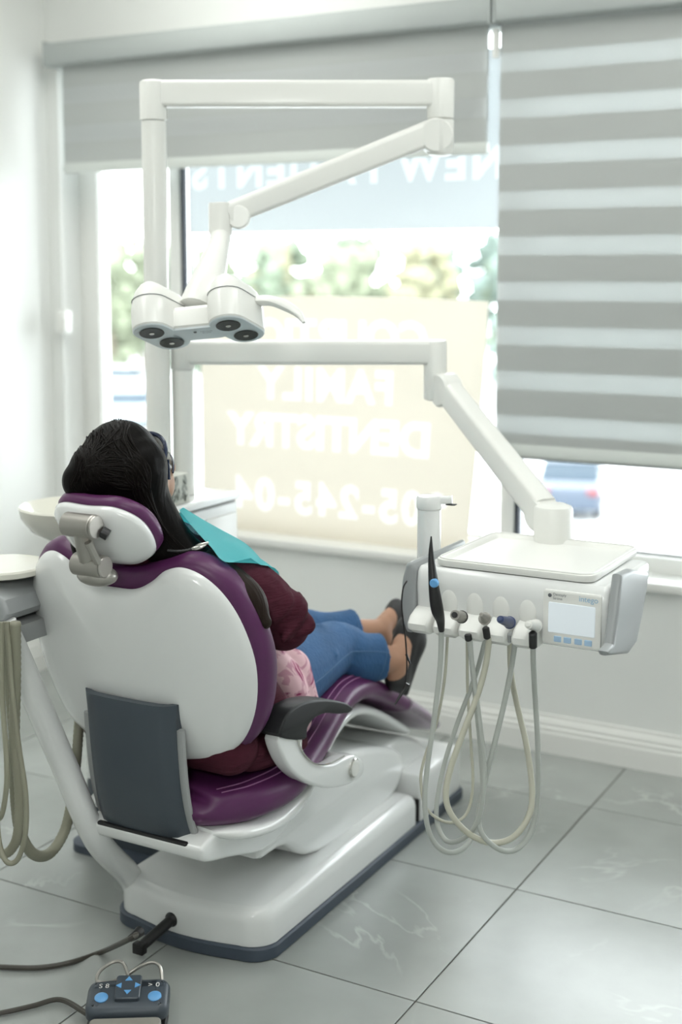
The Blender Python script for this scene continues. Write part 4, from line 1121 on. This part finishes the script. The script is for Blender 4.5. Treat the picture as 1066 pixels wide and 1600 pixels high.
# arms: elbows at the sides, hands folded on the belly
SH = {1: Vector((CX + 0.178, 2.365, 0.935)), -1: Vector((CX - 0.178, 2.365, 0.935))}
EL = {1: Vector((CX + 0.228, 2.515, 0.800)), -1: Vector((CX - 0.228, 2.53, 0.78))}
WR = {1: Vector((CX + 0.070, 2.665, 0.735)), -1: Vector((CX - 0.080, 2.675, 0.750))}
for s in (-1, 1):
    add_capsule(bm, [SH[s], EL[s]], [0.050, 0.040])
    add_capsule(bm, [EL[s], WR[s]], [0.039, 0.026])
    pd = Vector((-s, 0.15, 0.02)).normalized()
    pal = WR[s] + pd * 0.045
    add_capsule(bm, [WR[s] + pd * 0.01, pal + pd * 0.02], [0.025, 0.030], flat=0.6)
    side = Vector((0, 0.75, -0.62)).normalized()
    for k, L in enumerate((0.060, 0.070, 0.066, 0.052)):
        b0 = pal + pd * 0.028 + side * (0.026 - 0.0175 * k)
        nrm = pd.cross(side) * (1 if pd.cross(side).y < 0 else -1)
        add_capsule(bm, [b0, b0 + pd * L * 0.5 + nrm * 0.002, b0 + pd * L * 0.85 + nrm * 0.012], [0.0092, 0.0086, 0.0075], 10, 2)
    th = WR[s] + pd * 0.03 + Vector((0, -0.02, 0.02))
    add_capsule(bm, [th, th + pd * 0.025 + Vector((0, -0.012, 0.016)), th + pd * 0.05 + Vector((0, -0.012, 0.018))], [0.012, 0.011, 0.009], 10, 2)
# legs, ankles crossed
HPJ = {1: Vector((CX + 0.085, 2.53, 0.565)), -1: Vector((CX - 0.085, 2.53, 0.565))}
KN = {1: Vector((CX + 0.105, 2.960, 0.610)), -1: Vector((CX - 0.055, 2.975, 0.625))}
AN = {1: Vector((-1.5373, 3.1067, 0.5615)), -1: Vector((-1.6359, 3.1963, 0.6064))}
TO = {1: Vector((-1.5340, 3.1658, 0.6453)), -1: Vector((-1.6248, 3.2777, 0.6533))}
HE = {1: Vector((-1.5518, 3.1131, 0.4970)), -1: Vector((-1.6263, 3.2174, 0.5528))}
for s in (-1, 1):
    add_capsule(bm, [HPJ[s], HPJ[s].lerp(KN[s], 0.5), KN[s]], [0.088, 0.076, 0.056])
    add_capsule(bm, [KN[s], KN[s].lerp(AN[s], 0.35) + Vector((0, 0, -0.012)), AN[s]], [0.054, 0.053, 0.031])
    add_capsule(bm, [HE[s], AN[s], AN[s].lerp(TO[s], 0.55)], [0.027, 0.030, 0.026])
    add_capsule(bm, [AN[s].lerp(TO[s], 0.4), TO[s]], [0.030, 0.022])
body = link('body', fuse(bm, 0.0055, 5), SKIN, person, angle=180)
# eyes and lips under the glasses
for s in (-1, 1):
    ell('eye', hp(s * 0.032, 0.078, 0.008), (0.013, 0.010, 0.009), WHITE2, body, HR, 14, 10)
ell('lips', hp(0, 0.099, -0.055), (0.020, 0.005, 0.008), mat('lip', (0.35, 0.10, 0.10), 0.4), body, HR, 14, 10)

# jeans
bm = bmesh.new()
add_capsule(bm, [(CX, 2.52, 0.580), (CX, 2.49, 0.62)], [0.132, 0.126])
for s in (-1, 1):
    hem = KN[s].lerp(AN[s], 0.74)
    add_tube(bm, [HPJ[s], HPJ[s].lerp(KN[s], 0.5) + Vector((0, 0, 0.004)), KN[s], KN[s].lerp(AN[s], 0.4) + Vector((0, 0, -0.012)), hem], [0.104, 0.094, 0.074, 0.068, 0.063], 18, 4)
    add_ell(bm, KN[s], (0.074,) * 3); add_ell(bm, HPJ[s], (0.104,) * 3)
    # creases behind the knee and at the hip
    for q in (0.15, 0.4, 0.62, 0.82):
        c_ = HPJ[s].lerp(KN[s], q)
        add_capsule(bm, [c_ + Vector((s * 0.07, -0.03, 0.030)), c_ + Vector((0, 0.02, 0.085 - q * 0.02)), c_ + Vector((-s * 0.06, 0.045, 0.04))], [0.010, 0.024, 0.012], 8, 3)
    for q in (0.3, 0.5):
        c_ = KN[s].lerp(hem, q)
        add_capsule(bm, [c_ + Vector((s * 0.05, 0.02, 0.02)), c_ + Vector((s * 0.055, 0.0, -0.03))], [0.016, 0.016], 8, 2)
jeans = link('jeans', fuse(bm, 0.0055, 4), DENIM, person, angle=180)
jb_ = BVHTree.FromPolygons([v.co for v in jeans.data.vertices], [p.vertices for p in jeans.data.polygons])
def on_surface(tree, pts, off):
    out = []
    for p in pts:
        q, n, i, d_ = tree.find_nearest(Vector(p))
        out.append(q + n * off)
    return out
for s in (1, -1):
    hem = KN[s].lerp(AN[s], 0.72)
    out_ = Vector((1, 0, 0.12)) * 0.11
    tube('side_seam', on_surface(jb_, crom([HPJ[s] + out_ + Vector((0, 0.05, 0)), HPJ[s].lerp(KN[s], 0.5) + out_, KN[s] + out_, hem + out_], 8), 0.0006), 0.0016, DENIM_SEAM, jeans, 5, 1)
    dd = (hem - KN[s]).normalized(); u_ = dd.orthogonal().normalized(); v_ = dd.cross(u_)
    c_ = hem - dd * 0.012
    tube('hem_seam', on_surface(jb_, [c_ + (u_ * math.cos(t * 0.2618) + v_ * math.sin(t * 0.2618)) * 0.075 for t in range(25)], 0.0006), 0.0014, DENIM_SEAM, jeans, 5, 1)

# floral shirt showing at the hip
bm = bmesh.new()
add_capsule(bm, [(CX, 2.545, 0.605), (CX, 2.475, 0.70), (CX, 2.415, 0.84), (CX, 2.375, 0.94)], [0.142, 0.130, 0.132, 0.108])
add_capsule(bm, [(CX + 0.10, 2.60, 0.66), (CX + 0.150, 2.635, 0.60), (CX + 0.180, 2.645, 0.525)], [0.075, 0.060, 0.040])
add_capsule(bm, [(CX + 0.14, 2.69, 0.635), (CX + 0.190, 2.69, 0.545)], [0.050, 0.030])
link('floral_shirt', fuse(bm, 0.0055, 5), FLORAL, person, angle=180)

# cardigan
random.seed(3)
bm = bmesh.new()
add_capsule(bm, [(CX, 2.455, 0.585), (CX, 2.425, 0.70), (CX, 2.375, 0.84), (CX, 2.345, 0.94)], [0.150, 0.140, 0.140, 0.115])
for s in (-1, 1):
    add_capsule(bm, [(CX, 2.345, 0.955), (CX + s * 0.155, 2.36, 0.940)], [0.078, 0.074])
    add_ell(bm, (CX + s * 0.07, 2.455, 0.895), (0.085, 0.090, 0.095))
    add_capsule(bm, [SH[s] + Vector((-s * 0.02, -0.005, 0)), SH[s].lerp(EL[s], 0.5) + Vector((0, 0.006, 0.006)), EL[s]], [0.078, 0.070, 0.062])
    add_capsule(bm, [EL[s], EL[s].lerp(WR[s], 0.5) + Vector((0, 0, 0.006)), EL[s].lerp(WR[s], 0.86)], [0.062, 0.056, 0.046])
    for k in range(9):      # gathered folds round the elbow
        t_ = random.uniform(0.35, 1.05)
        c_ = SH[s].lerp(EL[s], min(t_, 1.0)) + Vector((0, 0.02, -0.02)) * max(0, t_ - 1)
        q1 = Vector((s * 0.054, random.uniform(-0.05, 0.0), random.uniform(-0.045, -0.01)))
        q2 = Vector((s * 0.062, random.uniform(0.0, 0.03), random.uniform(0.0, 0.03)))
        q3 = Vector((s * random.uniform(0.0, 0.04), random.uniform(0.03, 0.055), random.uniform(0.03, 0.05)))
        add_capsule(bm, [c_ + q1, c_ + q2, c_ + q3], [0.008, random.uniform(0.012, 0.022), 0.008], 8, 3)
    # hem spread over the seat
    add_capsule(bm, [(CX + s * 0.10, 2.40, 0.60), (CX + s * 0.165, 2.44, 0.525), (CX + s * 0.19, 2.52, 0.495)], [0.085, 0.060, 0.040])
    add_capsule(bm, [(CX + s * 0.165, 2.46, 0.66), (CX + s * 0.20, 2.53, 0.575), (CX + s * 0.222, 2.59, 0.495)], [0.062, 0.040, 0.022])
    for k in range(3):
        yy = 2.40 + 0.065 * k
        add_capsule(bm, [(CX + s * 0.165, yy, 0.62), (CX + s * 0.215, yy + 0.03, 0.52)], [0.020, 0.016], 8, 2)
add_capsule(bm, [(CX - 0.17, 2.375, 0.545), (CX + 0.17, 2.375, 0.545)], [0.065, 0.065])
card = link('cardigan', fuse(bm, 0.0055, 5), MAROON, person, angle=180)

# shoes: black flats
for s in (-1, 1):
    bm = bmesh.new()
    d_ = (TO[s] - HE[s]).normalized()
    out = (AN[s] - KN[s]).normalized(); out = (out - d_ * out.dot(d_)).normalized()
    h0, t0 = HE[s] + out * 0.006, TO[s] + out * 0.004
    add_tube(bm, [h0 - d_ * 0.028, h0, h0.lerp(t0, 0.35), h0.lerp(t0, 0.7), t0, t0 + d_ * 0.022], [0.016, 0.036, 0.034, 0.040, 0.037, 0.014], 16, 5)
    add_tube(bm, [h0 + out * 0.022 - d_ * 0.03, h0.lerp(t0, 0.4) + out * 0.026, h0.lerp(t0, 0.75) + out * 0.026, t0 + out * 0.016 + d_ * 0.018], [0.020, 0.024, 0.032, 0.018], 14, 5)
    add_capsule(bm, [h0.lerp(t0, 0.72) - out * 0.012, t0 - out * 0.008], [0.030, 0.027])
    link('shoe', fuse(bm, 0.0045, 4), SHOE, person, angle=180)

# hair: cap, the mass falling over the right shoulder, brown ends
bm = bmesh.new()
add_ell(bm, HC + Vector((-0.006, -0.030, 0.030)), (0.090, 0.098, 0.106))
add_ell(bm, Vector((-1.8129, 2.1491, 1.1601)), (0.045, 0.040, 0.045))
add_ell(bm, Vector((-1.7881, 2.1658, 1.1830)), (0.060, 0.055, 0.060))
add_capsule(bm, [Vector((-1.7382, 2.2282, 1.1853)), Vector((-1.7411, 2.2522, 1.1191)), Vector((-1.7109, 2.2719, 1.0553)), Vector((-1.6678, 2.2887, 1.0029)), Vector((-1.6170, 2.3115, 0.9643)), Vector((-1.5580, 2.3397, 0.9312))], [0.075, 0.066, 0.056, 0.046, 0.042, 0.034], 18, 5)
add_capsule(bm, [Vector((-1.7464, 2.2313, 1.1565)), Vector((-1.7380, 2.2691, 1.0603)), Vector((-1.6928, 2.2853, 0.9953)), Vector((-1.6383, 2.3106, 0.9593))], [0.070, 0.055, 0.042, 0.032], 16, 5)
add_capsule(bm, [Vector((-1.7262, 2.2486, 1.2029)), Vector((-1.7185, 2.2543, 1.1276)), Vector((-1.7091, 2.2744, 1.0663))], [0.036, 0.034, 0.036], 14, 4)
add_capsule(bm, [hp(-0.03, -0.05, -0.02), Vector((CX - 0.10, 2.23, 1.03)), Vector((CX - 0.11, 2.22, 0.965))], [0.075, 0.045, 0.02], 14, 4)
hair = link('hair', fuse(bm, 0.005, 10, 0.6), HAIR, person, angle=180)
tr_ = BVHTree.FromPolygons([v.co for v in hair.data.vertices], [p.vertices for p in hair.data.polygons])
random.seed(8)
bm = bmesh.new()
part_ = hp(0.01, -0.02, 0.14)
for k in range(230):
    if k < 150:
        # from the parting round the near side of the head, then down over the shoulder
        t0 = random.random()
        st = hp(random.uniform(-0.02, 0.03), -0.10 + 0.17 * t0, 0.125)
        w = random.uniform(-1, 1)
        mid = Vector((-1.6666, 2.1294, 1.1834)) + Vector((random.uniform(-0.05, 0.05), 0.05 * w, 0.02 + random.uniform(-0.05, 0.03)))
        m2 = Vector((-1.6152, 2.1237, 1.0999)) + Vector((0.02 * w, 0.045 * w, random.uniform(-0.02, 0.03)))
        m3 = Vector((-1.5722, 2.1400, 1.0444)) + Vector((0, 0.03 * w, random.uniform(-0.025, 0.035)))
        en = Vector((-1.4942, 2.1968, 0.9751)) + Vector((random.uniform(-0.06, 0.04), random.uniform(-0.04, 0.03), random.uniform(-0.02, 0.03)))
        pts = [st, st.lerp(mid, 0.5) + Vector((0.03, -0.05, 0.03)), mid, m2, m3, en]
    else:
        st = hp(random.uniform(-0.06, 0.04), random.uniform(-0.05, 0.02), 0.13)
        en = Vector((-1.7526, 2.1011, 1.1541)) + Vector((random.uniform(-0.06, 0.09), random.uniform(-0.02, 0.02), random.uniform(-0.015, 0.01)))
        pts = [st, st.lerp(en, 0.4) + Vector((0, -0.06, 0.03)), st.lerp(en, 0.75) + Vector((0, -0.04, 0.0)), en]
    P = on_surface(tr_, crom(pts, 6), random.uniform(0.0, 0.0022))
    # even the projected path out
    for _ in range(2):
        P = [P[0]] + [(P[i - 1] + P[i] * 2 + P[i + 1]) / 4 for i in range(1, len(P) - 1)] + [P[-1]]
    r_ = random.uniform(0.0008, 0.0026)
    add_tube(bm, P, [r_ * (1 - 0.6 * (i / (len(P) - 1)) ** 2) for i in range(len(P))], 5, 1)
sb_ = finish('hair_strands', bm, STRAND, hair, angle=80)
sb_['kind'] = 'stuff'
bm = bmesh.new()
add_capsule(bm, [Vector((-1.5967, 2.3112, 0.9638)), Vector((-1.5509, 2.3216, 0.9386)), Vector((-1.5050, 2.3362, 0.9015)), Vector((-1.4779, 2.3390, 0.8536))], [0.042, 0.042, 0.034, 0.016], 14, 5, 0.8)
link('hair_ends', fuse(bm, 0.005, 3), HAIREND, hair, angle=180)
# ------------------------------------------------------------------ safety glasses worn by the patient
gl = thing('safety_glasses', 'dark navy wraparound glasses on the patient face', 'glasses', hp(0, 0.1, 0.02))
def arc(r, z, th0, th1, n=14, yo=0.0):
    return [hp(math.sin(t) * r, math.cos(t) * (r + 0.030) + yo, z) for t in [th0 + (th1 - th0) * k / n for k in range(n + 1)]]
A = 1.45
tube('brow_bar', arc(0.084, 0.030, -A, A), 0.0050, GLASSFRAME, gl, 8, 2)
bm = bmesh.new()
up_, lo_ = arc(0.083, 0.028, -1.25, 1.25), arc(0.082, -0.016, -1.15, 1.15)
vu = [bm.verts.new(p) for p in up_]; vl = [bm.verts.new(p) for p in lo_]
for i in range(len(vu) - 1): bm.faces.new((vu[i], vu[i + 1], vl[i + 1], vl[i]))
bmesh.ops.solidify(bm, geom=bm.faces[:], thickness=0.0018)
finish('lens', bm, LENS, gl)
tube('lower_rim', arc(0.083, -0.018, -1.15, 1.15), 0.0022, GLASSFRAME, gl, 6, 2)
for s in (-1, 1):
    tube('temple', [hp(s * 0.083, 0.014, 0.029), hp(s * 0.078, -0.02, 0.022), hp(s * 0.068, -0.05, -0.006)], [0.0048, 0.0040, 0.0030], GLASSFRAME, gl, 8, 4)
    tube('side_strut', [hp(s * 0.083, 0.045, 0.026), hp(s * 0.083, 0.020, -0.010)], 0.0035, GLASSFRAME, gl, 8, 1)

# ------------------------------------------------------------------ paper bib and its clip
bib = bmesh.new()
brow = [[(-1.6818, 2.3147, 1.0834), (-1.6980, 2.3514, 1.0805), (CX - 0.04, 2.44, 1.02), (CX - 0.13, 2.43, 0.99)],
        [(-1.6284, 2.2938, 1.0509), (-1.6581, 2.4348, 1.0238), (CX + 0.00, 2.535, 0.985), (CX - 0.16, 2.47, 0.95)],
        [(-1.5780, 2.2828, 1.0188), (-1.6124, 2.4779, 0.9853), (CX + 0.00, 2.570, 0.930), (CX - 0.18, 2.50, 0.89)],
        [(-1.5377, 2.2783, 0.9906), (-1.5847, 2.5098, 0.9375), (CX + 0.02, 2.590, 0.870), (CX - 0.18, 2.53, 0.83)],
        [(-1.5175, 2.3466, 0.9879), (-1.5692, 2.5568, 0.8815), (CX + 0.02, 2.630, 0.800), (CX - 0.17, 2.58, 0.77)]]
cols = [crom([r[k] for r in brow], 6) for k in range(4)]
ct = BVHTree.FromPolygons([v.co for v in card.data.vertices], [p.vertices for p in card.data.polygons])
grid = []
for j in range(len(cols[0])):
    row = []
    for p in crom([c[j] for c in cols], 8):
        for _ in range(2):
            q, n_, i_, d_ = ct.find_nearest(p)
            if (p - q).dot(n_) < 0.005 and d_ < 0.12: p = q + n_ * 0.006
        row.append(p)
    grid.append(row)
for _ in range(2):
    G = [[p.copy() for p in r] for r in grid]
    for j in range(1, len(G) - 1):
        for i in range(1, len(G[0]) - 1):
            grid[j][i] = (G[j][i] * 4 + G[j - 1][i] + G[j + 1][i] + G[j][i - 1] + G[j][i + 1]) / 8
grid = [[bib.verts.new(p) for p in r] for r in grid]
for j in range(len(grid) - 1):
    for i in range(len(grid[0]) - 1): bib.faces.new((grid[j][i], grid[j][i + 1], grid[j + 1][i + 1], grid[j + 1][i]))
bmesh.ops.solidify(bib, geom=bib.faces[:], thickness=0.0012)
tag(finish('paper_bib', bib, BIBM, None, angle=180), 'turquoise paper bib over the chest of the patient', 'bib')
clip = thing('bib_clip', 'small steel clip with black cord holding the bib', 'clip', (-1.5359, 2.1830, 1.0441))
tube('jaw', [(-1.5436, 2.1666, 1.0397), (-1.5324, 2.1735, 1.0449), (-1.5145, 2.1842, 1.0514)], [0.003, 0.0042, 0.0025], CHROME, clip, 8, 4)
tube('jaw', [(-1.5436, 2.1666, 1.0397), (-1.5282, 2.1697, 1.0420), (-1.5189, 2.1813, 1.0475)], [0.003, 0.0035, 0.002], CHROME, clip, 8, 4)
tube('cord', [(-1.5413, 2.1679, 1.0397), (-1.5519, 2.1559, 1.0369), (-1.5649, 2.1430, 1.0366), (-1.5868, 2.1423, 1.0358)], 0.0022, BLACK, clip, 6, 4)

# ------------------------------------------------------------------ outside, seen from the upper floor
GZ = -4.6
g = struct(span('ground', (-140, 5.5, GZ - 0.3), (80, 170, GZ), ASPHALT, bevel=0))
g['label'] = 'pale car park below the window'
random.seed(11)
def blob(bm, c, r, n, amp):
    k = bmesh.ops.create_icosphere(bm, subdivisions=1, radius=r, matrix=Matrix.Translation(c))
    for v in k['verts']:
        d = (v.co - Vector(c))
        v.co = Vector(c) + d * (1 + random.uniform(-amp, amp))
leafs = [mat('leaves_%s' % n, c, 0.9, vary=(1.5, 0.25), bump=(6, 0.5)) for n, c in (('yellow_green', (0.165, 0.185, 0.125)), ('olive', (0.135, 0.165, 0.118)), ('autumn', (0.195, 0.190, 0.120)), ('blue_green', (0.115, 0.150, 0.130)))]
def tree(x, y, h, r, li, label):
    t = thing('tree', label, 'tree', (x, y, GZ), 'trees beyond the car park')
    tube('trunk', [(x, y, GZ), (x + 0.1, y, GZ + h * 0.3), (x, y, GZ + h * 0.6)], [0.22, 0.17, 0.08], BARK, t, 8, 3)
    bm = bmesh.new()
    for k in range(75):
        a = random.uniform(0, 6.28); zz = random.uniform(0.15, 0.97); rr = r * math.sqrt(max(0.1, 1 - ((zz - 0.5) / 0.52) ** 2)) * random.uniform(0.1, 1.0)
        blob(bm, (x + math.cos(a) * rr, y + math.sin(a) * rr, GZ + h * zz), r * random.uniform(0.14, 0.30), 2, 0.32)
    finish('foliage', bm, leafs[li], t, smooth=False)
spec = []
for row, (ty, sp_) in enumerate(((58, 4.7), (68, 5.2), (79, 5.4))):
    for k in range(9):
        spec.append(((-0.88 + 0.0) * ty + sp_ * (k + 0.5 * row) + random.uniform(-0.2, 0.2), ty + random.uniform(-0.8, 0.8), random.uniform(7.0, 8.0) + 0.4 * row, random.uniform(1.9, 2.1) + 0.35 * row, random.choice((0, 1, 2, 3, 0, 1))))
for s in spec:
    tree(*s, 'hazy green and yellow tree in the far row beyond the car park')

def car(x, y, rz, paint, label, l=4.4, w=1.8, h=1.5):
    t = thing('car', label, 'car', (x, y, GZ))
    M = Matrix.Translation((x, y, GZ)) @ Matrix.Rotation(rz, 4, 'Z')
    def part(name, prof, hw, m, par=t, taper=0.0):
        bm = bmesh.new()
        rings = []
        for s in (-1, -0.9, 0.9, 1):
            ins = 0.04 if abs(s) == 1 else 0
            c = Vector((sum(p[0] for p in prof) / len(prof), sum(p[1] for p in prof) / len(prof)))
            rings.append([M @ Vector((c.x + (p[0] - c.x) * (1 - ins), s * hw * (1 - taper * (p[1] - prof[0][1])), c.y + (p[1] - c.y) * (1 - ins))) for p in prof])
        add_rings(bm, rings)
        return finish(name, bm, m, par)
    part('body', [(-l / 2, 0.30), (l / 2, 0.30), (l / 2 + 0.05, 0.6), (l / 2 - 0.1, 0.85), (l * 0.22, 0.98), (-l * 0.42, 1.02), (-l / 2, 0.85), (-l / 2 - 0.04, 0.5)], w / 2, paint)
    gl = part('glasshouse', [(l * 0.24, 0.98), (l * 0.10, h - 0.06), (-l * 0.28, h - 0.05), (-l * 0.43, 1.01)], w / 2 * 0.93, CARGLASS, t, 0.18)
    part('roof', [(l * 0.11, h - 0.07), (l * 0.08, h), (-l * 0.26, h), (-l * 0.29, h - 0.06)], w / 2 * 0.86, paint, t)
    for sx in (-0.31, 0.31):
        for sy in (-1, 1):
            a = M @ Vector((sx * l, sy * (w / 2 - 0.2), 0.33)); b = M @ Vector((sx * l, sy * (w / 2 + 0.01), 0.33))
            cyl('wheel', a, b, 0.33, TYRE, t, 20, 0.03)
    for sy in (-1, 1):
        c = M @ Vector((-l / 2 - 0.01, sy * w * 0.38, 0.78))
        box('tail_lamp', c, (0.12, 0.28, 0.16), TAIL, t, Matrix.Rotation(rz, 3, 'Z'), 0.03)
        c = M @ Vector((l / 2 + 0.0, sy * w * 0.36, 0.72))
        box('headlamp', c, (0.14, 0.34, 0.15), CHROME, t, Matrix.Rotation(rz, 3, 'Z'), 0.03)
TAIL = mat('tail_lamp_red', (0.16, 0.02, 0.02), 0.3)
P1 = mat('grey_car_paint', (0.17, 0.21, 0.23), 0.3, coat=0.5)
P2 = mat('silver_car_paint', (0.5, 0.52, 0.53), 0.3, coat=0.5)
P4 = mat('pale_car_paint', (0.7, 0.72, 0.74), 0.3, coat=0.5)
P3 = mat('dark_blue_car_paint', (0.030, 0.045, 0.070), 0.3, coat=0.5)
car(-33.4, 42.9, math.radians(118), P1, 'grey car nearest the window, seen left of the lamp posts')
car(-41.6, 52.6, math.radians(20), P2, 'silver car farther off in the car park behind the grey car')
car(-11.25, 33.0, math.radians(106), P3, 'dark blue car in the car park seen under the striped blind', 4.0, 1.6, 1.45)
